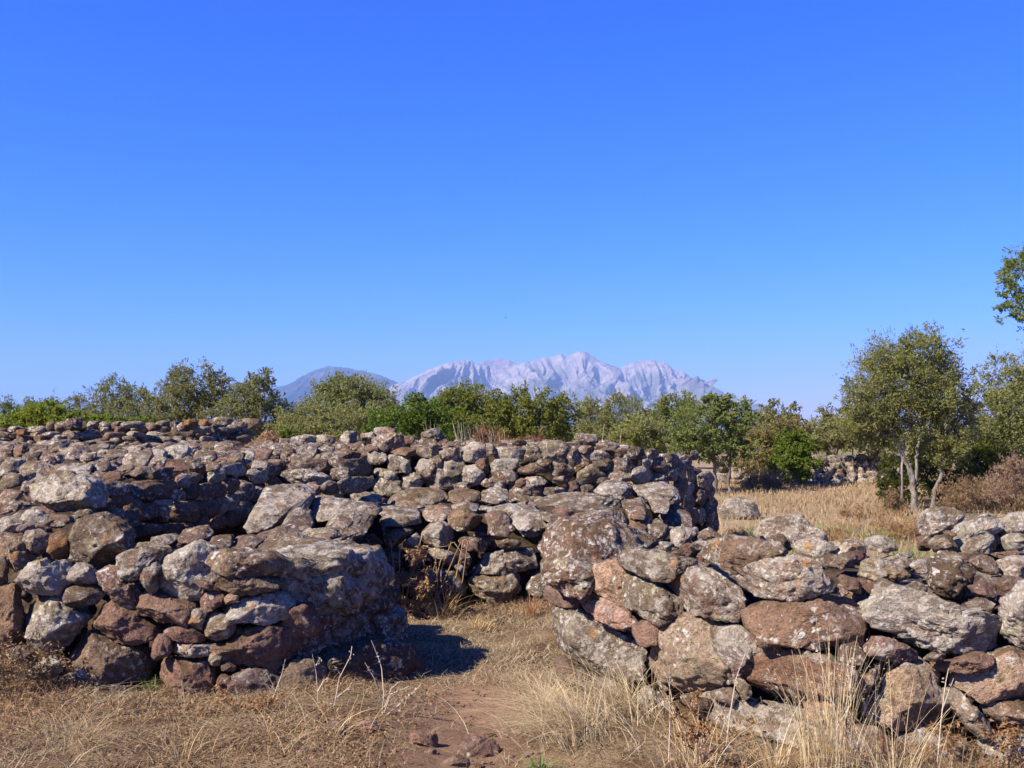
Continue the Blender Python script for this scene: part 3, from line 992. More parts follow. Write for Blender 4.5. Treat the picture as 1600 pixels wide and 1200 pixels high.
for pts, k, d in [
    ([(350, 400), (400, 365), (480, 350), (550, 380), (590, 410), (560, 450), (440, 455), (370, 440)], 'w', 6.9),
    ([(215, 360), (250, 330), (290, 330), (340, 390), (330, 420), (270, 400)], 'd', 7.3),
    ([(220, 375), (270, 370), (320, 430), (260, 460), (225, 420)], 'w', 6.8),
    ([(745, 360), (800, 340), (880, 350), (910, 410), (850, 430), (760, 410)], 'w', 6.9),
    ([(450, 470), (560, 440), (620, 480), (700, 500), (620, 530), (520, 510)], None, 6.3),
    ([(600, 440), (700, 420), (760, 440), (720, 490), (620, 470)], 'b', 6.5),
    ([(1460, 540), (1480, 470), (1560, 455), (1640, 460), (1640, 580), (1500, 560)], 'w', 6.0),
    ([(1310, 480), (1350, 450), (1420, 450), (1460, 510), (1430, 550), (1360, 530)], None, 6.0),
    ([(880, 480), (960, 460), (1010, 500), (960, 540), (890, 520)], 'd', 6.0),
]:
    px_stone(cH(pts), d, WR, key=k, kz=0.2)
for cx, cy, w, h, k, d in [(935, 672, 120, 95, 'g', 7.6), (1062, 690, 125, 105, 'w', 7.5), (1130, 680, 60, 80, None, 7.7), (980, 745, 80, 50, None, 7.2), (1100, 765, 120, 70, 'b', 6.9), (1170, 740, 130, 50, None, 6.8), (1180, 800, 60, 50, 'r', 6.5), (1215, 690, 120, 80, 'g', 7.3), (1040, 790, 90, 50, 'd', 6.8)]:
    rg = np.random.default_rng(cx)
    px_stone(cE([(cx + a, cy - b) for a, b in outline(w, h, rg.normal(0, 8), rg)]), d, WR, key=k)
rg = np.random.default_rng(63)
boxes(WR, lambda L: L, [(1690 + rg.uniform(-20, 20), y + rg.uniform(-8, 8), rg.uniform(90, 130), rg.uniform(55, 75)) for y in (930, 990, 1050, 1110, 1170)]
      + [(1780 + rg.uniform(-12, 12), y, rg.uniform(70, 90), rg.uniform(55, 70)) for y in (960, 1020, 1080, 1150)], dR, kz=0.1)
CR = Core([([(880, 6.85), (1010, 6.2), (1260, 5.45), (1620, 5.25), (1730, 5.3), (1690, 6.7), (1400, 7.0), (1120, 7.5), (960, 7.9)], 0.70)])
CR.mesh(WR)
CR.rubble(WR, 520, 0.03, 0.15, 190, seed=21, front=0.3)

# ---- the higher wall at the right edge
WE = wall(1560, 7.6, 'grey stone wall at the right edge, standing behind the rubble-topped boulder wall')
for pts, k, d in [
    ([(1040, 290), (1060, 220), (1120, 185), (1220, 185), (1270, 230), (1250, 290), (1200, 320), (1100, 340), (1050, 330)], 'w', 7.3),
    ([(1200, 370), (1260, 290), (1340, 240), (1450, 240), (1480, 290), (1420, 330), (1330, 350), (1260, 400)], 'w', 7.1),
    ([(1270, 420), (1330, 350), (1420, 330), (1480, 370), (1470, 420), (1380, 430), (1290, 450)], 'g', 7.0),
    ([(1460, 260), (1540, 220), (1650, 210), (1680, 310), (1500, 320)], 'w', 7.2),
    ([(1490, 360), (1540, 330), (1660, 330), (1680, 430), (1510, 420)], 'w', 7.0),
    ([(1090, 380), (1130, 340), (1200, 330), (1240, 380), (1240, 430), (1120, 430)], 't', 7.0),
    ([(1240, 240), (1290, 220), (1330, 240), (1290, 280), (1250, 280)], 'g', 7.5),
    ([(1160, 320), (1200, 310), (1240, 330), (1210, 350)], 'b', 7.1),
    ([(1030, 350), (1080, 330), (1100, 380), (1080, 430), (1030, 420)], None, 7.1),
    ([(1320, 235), (1400, 215), (1470, 230), (1420, 250), (1350, 255)], 'w', 7.6),
    ([(1220, 440), (1330, 430), (1420, 440), (1380, 490), (1260, 500)], None, 6.8),
    ([(1430, 440), (1520, 425), (1640, 430), (1640, 470), (1500, 480)], 'b', 6.8),
]:
    px_stone(cH(pts), d, WE, key=k, kz=0.12)
boxes(WE, lambda L: L, [(x + rg.uniform(-10, 10), y, rg.uniform(65, 90), rg.uniform(36, 46)) for x in (1650, 1720) for y in (815, 850, 885, 920, 955)], 7.1, kz=0.12)
CE = Core([([(1445, 7.5), (1530, 7.3), (1640, 7.3), (1730, 7.5), (1730, 8.2), (1480, 8.2)], 0.86)])
CE.mesh(WE)
CE.rubble(WE, 90, 0.06, 0.17, 60, seed=31)

# ---- the inner wall facing the gap
WI = wall(740, 9.6, 'low stone wall straight behind the gap, topped by a wide flat ledge')


def dI(x, y):
    z = EYE - (y - HOR) * 9.3 / F
    if y > 797:
        return 9.2 + 0.08 * z
    return float(np.clip((EYE - 0.9) * F / (y - HOR), 9.25, 10.9))


for pts, k in [
    ([(740, 605), (760, 585), (900, 580), (985, 595), (970, 620), (850, 630), (760, 630)], 'g'),
    ([(745, 640), (830, 630), (920, 650), (900, 690), (830, 745), (780, 740), (760, 690)], 'g'),
    ([(970, 680), (1000, 630), (1070, 610), (1130, 640), (1150, 700), (1090, 745), (1000, 740)], 'g'),
    ([(870, 720), (940, 670), (965, 700), (930, 755), (870, 755)], None),
    ([(1105, 600), (1130, 550), (1220, 540), (1300, 590), (1300, 640), (1200, 665), (1130, 640)], None),
    ([(1310, 580), (1350, 550), (1430, 560), (1450, 620), (1490, 650), (1400, 700), (1330, 690), (1335, 640)], None),
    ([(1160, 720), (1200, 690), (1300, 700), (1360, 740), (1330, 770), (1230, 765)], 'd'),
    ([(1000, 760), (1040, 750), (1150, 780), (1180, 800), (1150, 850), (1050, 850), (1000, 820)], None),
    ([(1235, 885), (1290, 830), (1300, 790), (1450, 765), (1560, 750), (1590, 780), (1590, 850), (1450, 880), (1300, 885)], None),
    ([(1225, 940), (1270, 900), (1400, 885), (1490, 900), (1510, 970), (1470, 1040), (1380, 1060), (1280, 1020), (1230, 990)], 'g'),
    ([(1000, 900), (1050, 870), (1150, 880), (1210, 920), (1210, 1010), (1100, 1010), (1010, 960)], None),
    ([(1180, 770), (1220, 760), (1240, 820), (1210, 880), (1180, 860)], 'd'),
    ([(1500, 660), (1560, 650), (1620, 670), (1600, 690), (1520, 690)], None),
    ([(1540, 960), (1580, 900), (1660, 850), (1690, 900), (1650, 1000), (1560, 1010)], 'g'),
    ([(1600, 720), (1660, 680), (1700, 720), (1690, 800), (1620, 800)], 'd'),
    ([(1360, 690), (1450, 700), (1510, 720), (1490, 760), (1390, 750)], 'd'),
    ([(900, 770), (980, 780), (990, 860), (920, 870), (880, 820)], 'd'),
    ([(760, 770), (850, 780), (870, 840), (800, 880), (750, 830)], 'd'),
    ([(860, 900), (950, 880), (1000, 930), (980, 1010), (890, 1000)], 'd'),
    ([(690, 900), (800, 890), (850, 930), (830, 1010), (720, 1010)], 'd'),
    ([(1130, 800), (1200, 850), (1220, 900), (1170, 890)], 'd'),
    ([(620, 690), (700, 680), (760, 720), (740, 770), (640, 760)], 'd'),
]:
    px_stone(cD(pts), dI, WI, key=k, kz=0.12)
for pts, k, d in [
    ([(70, 560), (75, 450), (130, 425), (260, 430), (340, 470), (330, 540), (240, 560), (200, 620), (60, 660)], 'g', 8.6),
    ([(210, 570), (270, 540), (340, 560), (385, 620), (370, 660), (280, 660), (200, 640)], 'd', 8.3),
    ([(340, 500), (420, 480), (520, 500), (690, 515), (750, 540), (700, 600), (600, 580), (420, 600), (370, 570)], 'g', 8.8),
    ([(410, 620), (450, 590), (550, 570), (620, 575), (690, 590), (680, 660), (600, 700), (480, 690), (420, 650)], 'g', 8.3),
    ([(775, 500), (840, 450), (950, 435), (1080, 450), (1120, 500), (1100, 530), (950, 525), (800, 515)], None, 10.2),
    ([(1115, 450), (1180, 430), (1280, 450), (1290, 490), (1200, 505), (1130, 500)], None, 10.3),
    ([(1290, 450), (1350, 430), (1440, 440), (1445, 480), (1380, 500), (1310, 495)], 'g', 10.3),
    ([(690, 540), (800, 530), (960, 550), (960, 585), (800, 585)], 'g', 9.5),
    ([(970, 560), (1000, 530), (1080, 520), (1140, 550), (1090, 600), (1010, 605)], None, 9.5),
    ([(1120, 520), (1200, 505), (1290, 520), (1270, 550), (1150, 555)], None, 9.7),
    ([(560, 470), (640, 450), (740, 470), (760, 510), (620, 520)], 'd', 10.0),
]:
    px_stone(cD(pts), d, WI, key=k, kz=2.2, thick=1.3)
for pts, k, d in [
    ([(280, 510), (400, 470), (560, 465), (740, 480), (730, 540), (600, 560), (480, 570), (300, 540)], 'g', 9.9),
    ([(590, 440), (650, 400), (720, 385), (800, 420), (830, 470), (740, 480), (620, 470)], 'g', 10.3),
    ([(810, 420), (980, 400), (1040, 430), (1040, 480), (940, 495), (830, 475)], 'g', 10.2),
    ([(890, 500), (950, 470), (1000, 510), (960, 560), (900, 550)], 'g', 9.9),
    ([(480, 580), (560, 560), (720, 545), (750, 600), (740, 640), (600, 605), (490, 610)], 'g', 9.4),
    ([(740, 500), (870, 490), (890, 540), (830, 590), (770, 580)], None, 9.7),
    ([(130, 600), (180, 560), (300, 560), (370, 610), (280, 650), (180, 640)], 'w', 9.3),
    ([(930, 600), (980, 540), (1060, 525), (1110, 570), (1100, 640), (1000, 640)], 'd', 10.0),
    ([(770, 590), (850, 590), (880, 640), (850, 675), (780, 640)], None, 9.5),
    ([(285, 545), (340, 575), (470, 580), (490, 620), (380, 620), (300, 590)], 'g', 9.3),
    ([(0, 540), (120, 520), (280, 530), (270, 570), (130, 580), (20, 570)], 'g', 9.6),
    ([(870, 640), (940, 600), (1000, 640), (980, 690), (890, 690)], 'd', 9.5),
]:
    px_stone(cE(pts), d, WI, key=k, kz=2.2, thick=1.3)
CI = Core([([(400, 8.95), (560, 8.9), (590, 9.5), (760, 9.6), (1000, 9.7), (1060, 10.6), (1060, 11.6), (400, 11.2)], 0.80)])
CI.mesh(WI)
CI.rubble(WI, 300, 0.06, 0.18, 170, seed=41)

# ---- the round hut's wall
WH = wall(800, 11.8, 'curved wall of the round stone hut, tallest wall, in the middle under the far trees')


def dH(x, y):
    if x < 560:
        return float(np.interp(y, [690, 700, 730, 765], [12.4, 11.8, 10.6, 9.7]))
    b = np.interp(x, [560, 700, 850, 1000, 1060, 1090, 1125], [11.4, 11.1, 10.95, 11.05, 11.4, 12.1, 13.2])
    return b + 0.10 * (EYE - (y - HOR) * b / F) + 0.35 * max(0, (692 - y) / 20)


boxes(WH, cD, [(570, 155, 95, 85, 'g'), (680, 150, 85, 65), (770, 140, 115, 65, 'g'), (815, 180, 195, 85, 'g'), (1030, 145, 120, 65, 'g'), (1005, 190, 100, 50), (900, 165, 70, 45), (440, 165, 110, 55), (330, 170, 150, 55), (250, 190, 130, 55),
    (725, 260, 115, 75, 'g'), (880, 230, 140, 40), (1010, 235, 110, 60), (1130, 240, 95, 55, 'g'), (1250, 235, 125, 105, 'w'), (1445, 240, 165, 75, 'w'), (1345, 225, 50, 60),
    (850, 300, 140, 105, 'g'), (990, 330, 115, 120, 'g'), (1045, 290, 70, 80), (1140, 310, 125, 90, 'g'), (1420, 300, 155, 62, 'w'), (1300, 300, 80, 80),
    (770, 350, 140, 55, 12), (670, 330, 55, 75), (775, 420, 160, 90, 'g'), (910, 390, 115, 80, 'w'), (1075, 390, 170, 100, 'g'), (1245, 355, 130, 100, 'w'), (1415, 365, 130, 65),
    (600, 310, 130, 80), (480, 290, 110, 90, 40.0), (560, 255, 130, 45), (440, 225, 95, 40, 'w'), (330, 240, 130, 80, 'g'), (240, 245, 80, 60), (350, 310, 200, 70), (350, 370, 220, 75, 'w'), (610, 410, 130, 85, 'g'), (470, 430, 100, 70), (290, 430, 80, 60), (380, 430, 90, 50),
    (650, 270, 80, 40), (620, 210, 90, 50), (530, 210, 70, 40), (170, 235, 90, 50), (90, 250, 90, 55), (190, 300, 100, 50), (110, 320, 80, 60, 'd'), (1190, 420, 90, 45), (690, 470, 80, 50), (1340, 400, 90, 45), (700, 210, 70, 40), (940, 450, 80, 45), (540, 350, 100, 60, 'd')], dH)
boxes(WH, cE, [(255, 235, 85, 85, 'g'), (365, 220, 150, 95), (360, 262, 120, 45, 'g'), (270, 320, 160, 55), (90, 365, 140, 65), (410, 330, 110, 80, 'd'), (265, 390, 110, 45, 'w'), (545, 165, 110, 65, 'g'), (550, 215, 80, 40), (600, 258, 140, 80, 'g'), (715, 235, 95, 55, 'r'), (660, 200, 120, 40, 'g'),
    (755, 295, 155, 90, 8, 'g'), (470, 250, 95, 95), (565, 365, 125, 125, 30), (705, 355, 140, 80, 'g'), (840, 365, 110, 90, 'w'), (815, 240, 90, 60, 'd'), (905, 240, 75, 50, 'g'), (870, 300, 50, 60, 'g'), (950, 300, 100, 70), (950, 370, 90, 60, 'g'), (1010, 350, 80, 70), (1010, 270, 80, 65), (1080, 280, 90, 65, 'g'), (1060, 335, 70, 80),
    (1055, 410, 90, 80), (480, 420, 100, 55, 'b'), (375, 450, 110, 55, 'g'), (220, 455, 190, 100), (60, 470, 150, 80, 'g'), (545, 435, 75, 45), (60, 410, 100, 40), (405, 385, 90, 40), (310, 285, 70, 35), (620, 310, 80, 55, 'd'), (655, 300, 60, 50, 'd'), (190, 400, 70, 45), (180, 180, 70, 30), (640, 395, 90, 50), (780, 430, 80, 45),
    (1115, 350, 60, 80), (1100, 430, 80, 75), (1095, 510, 85, 90), (1120, 590, 80, 85), (1030, 470, 90, 80), (1190, 390, 105, 90, 'g'), (1210, 450, 80, 65, 'd'), (1220, 510, 90, 65, 'd'), (1215, 570, 95, 75, 'd'), (1225, 630, 90, 80, 'd'), (1130, 250, 50, 50, 'g'), (1165, 480, 60, 80, 'd'), (1170, 580, 60, 90, 'd')], dH)
CH = Core([([(420, 10.6), (560, 11.6), (700, 11.4), (850, 11.4), (1000, 11.8), (1060, 12.2), (1090, 12.75), (1112, 13.5), (1090, 14.4), (1000, 14.6), (700, 13.4), (420, 13.2)],
            lambda x, y: np.interp(y, [10.5, 11.6, 12.3], [1.02, 1.30, 1.38]) - np.clip(x - 1.2, 0, 2) * 0.28)])
CH.mesh(WH)
CH.rubble(WH, 380, 0.07, 0.2, 150, seed=51)

# ---- the wall with the shaded inner face on the left
WM = wall(300, 9.6, 'stone wall in the left middle with a shaded inner face above a hollow')


def dM(x, y):
    return float(np.interp(y, [685, 700, 720, 745, 800], [14.5, 12.0, 10.0, 8.8, 7.6]))


def dMf(x, y):
    return float(np.interp(x, [150, 300, 460], [8.55, 9.4, 10.6]))


boxes(WM, cI, [(770, 650, 150, 95, 'g'), (800, 718, 100, 50), (215, 700, 180, 70, 'g'), (400, 700, 220, 55, 'w'), (65, 690, 115, 95, 'g'), (140, 745, 100, 45, 'g'), (50, 780, 110, 90), (45, 860, 115, 75, 'g'), (60, 930, 100, 70), (25, 600, 85, 75, 'g'), (110, 600, 70, 65), (170, 640, 90, 60), (265, 655, 90, 50), (330, 565, 110, 45), (410, 610, 160, 60), (500, 630, 80, 45), (580, 620, 85, 55), (660, 625, 110, 60, 'g'), (1000, 610, 135, 85, 'w'), (890, 620, 90, 55), (1150, 635, 130, 65, 'g'), (1270, 580, 95, 65, 'g'), (1190, 570, 130, 50), (1000, 690, 160, 45), (890, 670, 85, 60), (550, 690, 140, 55), (1400, 630, 80, 65, 'w'), (1490, 620, 90, 65), (1560, 600, 85, 65), (1340, 640, 90, 55), (640, 745, 100, 55, 'r'), (710, 700, 90, 45), (310, 640, 90, 45), (480, 740, 90, 50), (160, 800, 80, 60), (570, 740, 80, 40), (1480, 680, 90, 50, 'g'), (930, 580, 80, 40), (760, 590, 90, 40), (1090, 580, 90, 45), (560, 580, 100, 40), (450, 570, 100, 40), (210, 590, 90, 45), (1200, 690, 90, 45), (1080, 660, 90, 40)], dM, kz=1.0)
boxes(WM, cI, [(845, 815, 240, 105), (670, 880, 120, 65, 'b'), (640, 810, 160, 75, 'g'), (760, 935, 95, 125), (850, 940, 115, 95), (930, 890, 80, 35), (1040, 940, 145, 125), (1180, 930, 105, 115), (1250, 910, 65, 115), (1310, 890, 85, 105), (1390, 830, 85, 115), (1310, 800, 80, 85), (1230, 820, 95, 85), (1150, 830, 115, 85), (1080, 820, 80, 95), (1000, 850, 75, 65), (930, 955, 55, 95), (1230, 740, 85, 75, 'w'), (1030, 770, 75, 85), (1075, 760, 110, 65), (910, 730, 100, 75), (1470, 745, 95, 95, 'w'), (1530, 710, 95, 85), (1290, 700, 170, 65, 'w'), (1130, 700, 85, 65), (720, 990, 95, 85), (1310, 970, 110, 95), (1230, 1010, 90, 75), (1140, 1010, 65, 75), (830, 1050, 115, 60), (1390, 930, 70, 90), (640, 960, 100, 90), (960, 1040, 110, 60), (1050, 1040, 80, 60), (1470, 840, 70, 90), (1550, 790, 80, 80), (580, 900, 80, 80, 'd'), (700, 1060, 100, 60)], dMf, grow=0.93, kx=0.9, thick=0.8)
CM = Core([([(-80, 8.3), (110, 8.4), (165, 8.95), (300, 9.85), (440, 11.0), (520, 12.2), (480, 14.5), (-80, 14.8)],
            lambda x, y: np.interp(y, [7.6, 8.9, 10, 12, 14.5], [0.95, 1.10, 1.19, 1.28, 1.34])),
           ([(-80, 7.9), (30, 7.9), (60, 8.6), (-80, 9.0)], 0.95)])
CM.mesh(WM)
CM.rubble(WM, 420, 0.08, 0.22, 170, seed=61, front=0.2)

# ---- the far left wall: thin flat stones in courses
WF = wall(200, 15.6, 'far left wall of thin flat stones below the green bushes')
rg = np.random.default_rng(77)
cnt = 0
for row in range(7):
    y0 = 664 + row * 7.6
    x = -20.0
    while x < 386:
        w = rg.uniform(14, 40) if row else rg.uniform(14, 34)
        h = rg.uniform(7, 12)
        yy = y0 + rg.normal(0, 1.5) + np.interp(x, [0, 120, 250, 386], [9, 3, 0, 0]) * (1 if row < 4 else 0.4)
        d = 15.3 + 0.05 * (6 - row) + np.interp(x, [0, 280, 386], [0, 0.3, 1.5])
        key = 'o' if (row == 0 and 290 < x < 310) else (None if rg.random() < 0.7 else ('g' if rg.random() < .5 else 'd'))
        pl = outline(w * 1.02, h * 1.25 * (1.3 if row == 0 and rg.random() < .4 else 1), rg.normal(0, 5), rg)
        px_stone([(x + w / 2 + a, yy - b) for a, b in pl], d, WF, key=key, kx=0.2, thick=1.6, sub=2)
        x += w + rg.uniform(0, 1.5)
        cnt += 1
for x, y, w, h, k in [(114, 662, 26, 20, 'd'), (298, 664, 19, 17, 'o'), (284, 667, 14, 15, 't'), (205, 664, 34, 12, 'g'), (240, 668, 22, 12, 'r'), (345, 658, 34, 12, 'g'), (32, 676, 14, 10, 'o'), (380, 664, 14, 10, 'g')]:
    px_stone([(x + a, y - b) for a, b in outline(w, h, 0, rg)], 15.5, WF, key=k, sub=3)
CFc = Core([([(-40, 15.75), (300, 15.95), (375, 16.8), (375, 17.4), (-40, 16.9)], 1.42)])
CFc.mesh(WF)
CFc.rubble(WF, 60, 0.08, 0.18, 50, seed=71, front=0.0)

# ---- the far wall behind the trees on the right
WB = wall(1260, 29, 'low boundary wall far off behind the trees, beyond the dry field')
for row in range(5):
    y0 = 717 + row * 9.0
    x = 1118.0
    while x < 1392:
        if 1150 < x < 1255 and row < 2 and rg.random() < 0.75:
            x += 18
            continue
        w, h = rg.uniform(11, 24), rg.uniform(9, 13)
        pl = outline(w * 1.05, h * 1.12, rg.normal(0, 6), rg)
        px_stone([(x + w / 2 + a, y0 + rg.normal(0, 1.2) - b) for a, b in pl], 28.8 + 0.1 * (4 - row), WB, sub=2, key='g' if rg.random() < .7 else None)  # mostly the paler tone, standing in for sun that the trees block
        x += w
CB = Core([([(1110, 29.4), (1400, 29.4), (1400, 30.2), (1110, 30.2)], 0.55)])
CB.mesh(WB, 0.12)

# ---- boulders lying in the field and stones on the path
px_stone(cH([(-45, 150), (0, 95), (70, 90), (130, 110), (165, 170), (162, 240), (60, 235), (-10, 230), (-50, 190)]), 17.6, None, 'boulder', 'g', label='upright grey boulder in the dry field beside the end of the hut wall', cat='boulder', group='boulders in the field')
px_stone(cH([(150, 290), (190, 220), (300, 195), (400, 200), (470, 260), (570, 380), (520, 400), (400, 370), (330, 350), (200, 340)]), 13.2, None, 'boulder', 'g', label='largest sloping boulder in the dry field, dark on its right side', cat='boulder', group='boulders in the field')
px_stone(cH([(545, 340), (600, 300), (690, 290), (740, 330), (755, 400), (640, 420), (560, 410)]), 12.2, None, 'boulder', None, label='rounded mottled boulder in the weeds right of the sloping boulder', cat='boulder', group='boulders in the field')
for x, y, w, h, k, lab in [
    (526, 1137, 36, 26, 'd', 'dark stone at the foot of the dead stalks by the gap'),
    (572, 1136, 34, 24, 'b', 'small brown stone next to the dark one under the shaded jamb'),
    (660, 1140, 46, 30, 'g', 'flat stone at the front edge of the shadow on the path'),
    (742, 1146, 62, 36, None, 'largest loose stone half buried in the middle of the path'),
    (672, 1162, 18, 12, 'b', 'little brown stone in front of the flat stone by the shadow'),
    (712, 1174, 44, 18, 'b', 'low worn stone sunk in the path near the front'),
    (746, 1180, 24, 13, 'r', 'small reddish stone nearest the camera on the path'),
    (805, 1068, 20, 20, 'r', 'small red stone at the tip of the shadow in the gap'),
    (778, 965, 20, 12, 'd', 'small dark stone on the straw in front of the inner wall'),
    (765, 1125, 20, 10, None, 'small flat stone just behind the largest stone of the path'),
    (1108, 1176, 40, 26, 'g', 'stone lying in the straw below the right wall')]:
    r2 = np.random.default_rng(int(x * 7 + y))
    d = EYE * F / (y + h * 0.4 - HOR) - 0.02
    px_stone([(x + a, y - b) for a, b in outline(w, h, 0, r2)], d, None, 'loose_stone', k, sub=3, label=lab, cat='stone', group='loose stones on the path')

# grit and pebbles trodden into the path
rg = np.random.default_rng(404)
PB = []
for k in range(900):
    y = rg.uniform(4.4, 8.2)
    x = rg.normal(-0.27, 0.34)
    r = 0.004 + 0.016 * rg.beta(1.1, 5)
    V, T = LOW[int(rg.integers(len(LOW)))]
    V = rotz(V * np.array([r, r * rg.uniform(.7, 1.2), r * 0.7]), rg.uniform(0, 6.28))
    PB.append((V + np.array([x, y, float(gz(x, y)) + r * 0.2]), T))
V, T = merge(PB)
o = link('pebbles', fast_mesh('pebbles', V, T, M_STONE, smooth=False), kind='stuff', label='grit and pebbles trodden into the path')
o.color = (0.20, 0.145, 0.105, 0.2)

# ------------------------------------------------------------------ trees and bushes
def leaves(C, L, W, rg, up=0.3, axis=None):
    """one small pointed leaf at every centre"""
    n = len(C)
    a = rg.normal(size=(n, 3))
    a[:, 2] = a[:, 2] * 0.8 + up
    a /= np.linalg.norm(a, axis=1)[:, None]
    if axis is not None:
        a = axis + 0.75 * a
        a /= np.linalg.norm(a, axis=1)[:, None]
    b = np.cross(a, rg.normal(size=(n, 3)))
    b /= np.linalg.norm(b, axis=1)[:, None] + 1e-9
    l = (0.78 * L * rg.uniform(0.5, 1.35, n))[:, None]
    w = (0.9 * W * rg.uniform(0.7, 1.25, n))[:, None]
    V = np.stack([C - a * l / 2, C + b * w / 2, C + a * l / 2, C - b * w / 2], 1).reshape(-1, 3)
    Q = np.arange(4 * n).reshape(n, 4)
    return V, Q


def crown_points(blobs, d, n, rg, clump=0.2, dens=2.0, dj=0.3, axes=False, gain=2.8):
    """leaf positions: sprigs radiating from boughs spread through the lobes of the crown"""
    areas = np.array([b[2] * b[3] for b in blobs], float)
    cnt = np.maximum((gain * n * areas / areas.sum()).astype(int), 8)
    out, cents, ax = [], [], []
    for (cx, cy, rx, ry), m in zip(blobs, cnt):
        c = at(cx, cy, d + rg.uniform(-dj, dj))
        R = np.array([rx / F * d, (rx * 0.55 + ry * 0.45) / F * d, ry / F * d])
        k = max(int(m / 150), 5)
        u = rg.normal(size=(k, 3))
        u /= np.linalg.norm(u, axis=1)[:, None]
        rad = rg.uniform(0.10, 1.0, k) ** (1 / dens)
        cc = c + u * rad[:, None] * R * 0.96
        cents.append(cc)
        ns = max(m // 9, 1)                       # sprigs
        sel = rg.integers(0, k, ns)
        dr = rg.normal(size=(ns, 3)) + 0.7 * u[sel] + np.array([0, 0, 0.15])
        dr /= np.linalg.norm(dr, axis=1)[:, None]
        sz = (1.30 * clump * R.mean() * rg.uniform(0.55, 1.3, k))[sel]
        root = cc[sel] + rg.normal(size=(ns, 3)) * (0.34 * sz)[:, None]
        t = rg.uniform(0.05, 1.0, (ns, 9))
        pts = root[:, None, :] + dr[:, None, :] * (t * (0.62 * sz)[:, None])[:, :, None]
        pts += rg.normal(size=pts.shape) * (0.07 * sz)[:, None, None]
        out.append(pts.reshape(-1, 3))
        ax.append(np.repeat(dr, 9, axis=0))
    if axes:
        return np.concatenate(out), np.concatenate(cents), np.concatenate(ax)
    return np.concatenate(out), np.concatenate(cents)


def tree(name, label, cat, group, blobs, d, mat, trunks, n, L=0.07, W=0.024, bark=None, tint=(1, 1, 1), seed=1, clump=0.2, twigs=26, dens=2.0, branch_r=0.018):
    rg = np.random.default_rng(seed)
    bx = trunks[0][0][0] if trunks else blobs[0][0]
    p0 = at(bx, HOR, d)
    root = empty(name, (p0[0], p0[1], float(gz(p0[0], p0[1]))), label, cat, group)
    rl = np.array(root.location)
    C, cents, AX = crown_points(blobs, d, n, rg, clump, dens, axes=True)
    ok = C[:, 2] > 0.02
    V, Q = leaves(C[ok], L, W, rg, axis=AX[ok])
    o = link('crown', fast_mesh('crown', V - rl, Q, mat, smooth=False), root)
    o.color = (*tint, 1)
    bark = bark or M_BARK
    tops = []
    for path in trunks:
        P = []
        for i, (x, y, r) in enumerate(path):
            q = at(x, y, d)
            if i == 0:
                q[2] = gz(q[0], q[1]) - 0.05
            P.append(q)
        P = np.array(P)
        R = 0.56 * np.array([t[2] for t in path]) / F * d
        t = np.linspace(0, len(P) - 1, len(P) * 4)
        P2 = np.stack([np.interp(t, range(len(P)), P[:, k]) for k in range(3)], 1)
        R2 = np.interp(t, range(len(P)), R)
        P2[1:-1] += rg.normal(0, 0.012 * d / 20, (len(P2) - 2, 3))
        R2 *= rg.uniform(0.88, 1.12, len(R2))
        R2[0] *= 1.35
        v, q = tube(P2, R2, 9)
        link('trunk', fast_mesh('trunk', v - rl, q, bark), root)
        tops.append((P2[int(len(P2) * 0.55):], R2[-1]))
    if tops and twigs:
        parts = []
        pick = rg.choice(len(cents), min(twigs, len(cents)), replace=False)
        for j in pick:
            e = cents[j]
            best = min(tops, key=lambda t: np.min(np.linalg.norm(t[0] - e, axis=1)))
            base = best[0][int(rg.integers(len(best[0])))]
            mid = (base + e) / 2 + rg.normal(0, 0.12, 3) * np.linalg.norm(e - base) + np.array([0, 0, 0.05])
            tt = np.linspace(0, 1, 7)[:, None]
            P = (1 - tt) ** 2 * base + 2 * tt * (1 - tt) * mid + tt ** 2 * e
            P[1:-1] += rg.normal(0, 0.015, (5, 3))
            parts.append(tube(P, np.linspace(max(branch_r, best[1] * 0.5), 0.004, 7), 5))
        v, q = merge(parts)
        link('branches', fast_mesh('branches', v - rl, q, bark), root)
    return root


OG = 'wild olive trees beyond the walls'
BG = 'green lentisk bushes behind the walls'
# the main tree
tree('olive_tree', 'tallest wild olive standing in the field at right, with two bent grey trunks', 'tree', OG,
     [(1408, 590, 82, 62), (1450, 552, 52, 38), (1395, 560, 48, 34), (1362, 622, 54, 46), (1345, 655, 38, 32), (1470, 610, 48, 58), (1478, 680, 42, 52), (1420, 655, 58, 42), (1490, 640, 34, 50), (1375, 680, 40, 26), (1480, 705, 28, 24)],
     19.3, M_OLIVE,
     [[(1430, 797, 9), (1428, 765, 8), (1424, 738, 7.5), (1410, 712, 6.5), (1402, 690, 5), (1385, 665, 3.5), (1368, 640, 2)],
      [(1455, 793, 5.5), (1458, 768, 5), (1470, 745, 4.8), (1476, 715, 4), (1484, 690, 3.2), (1478, 650, 2)],
      [(1424, 745, 5), (1432, 715, 4.5), (1436, 690, 4), (1446, 650, 3), (1440, 600, 2)],
      [(1404, 692, 3.5), (1412, 680, 3), (1428, 672, 2.5), (1436, 655, 1.8)]], 31000, 0.064, 0.022, seed=5, clump=0.30, twigs=60, tint=(0.98, 1.02, 0.76), dens=1.9)
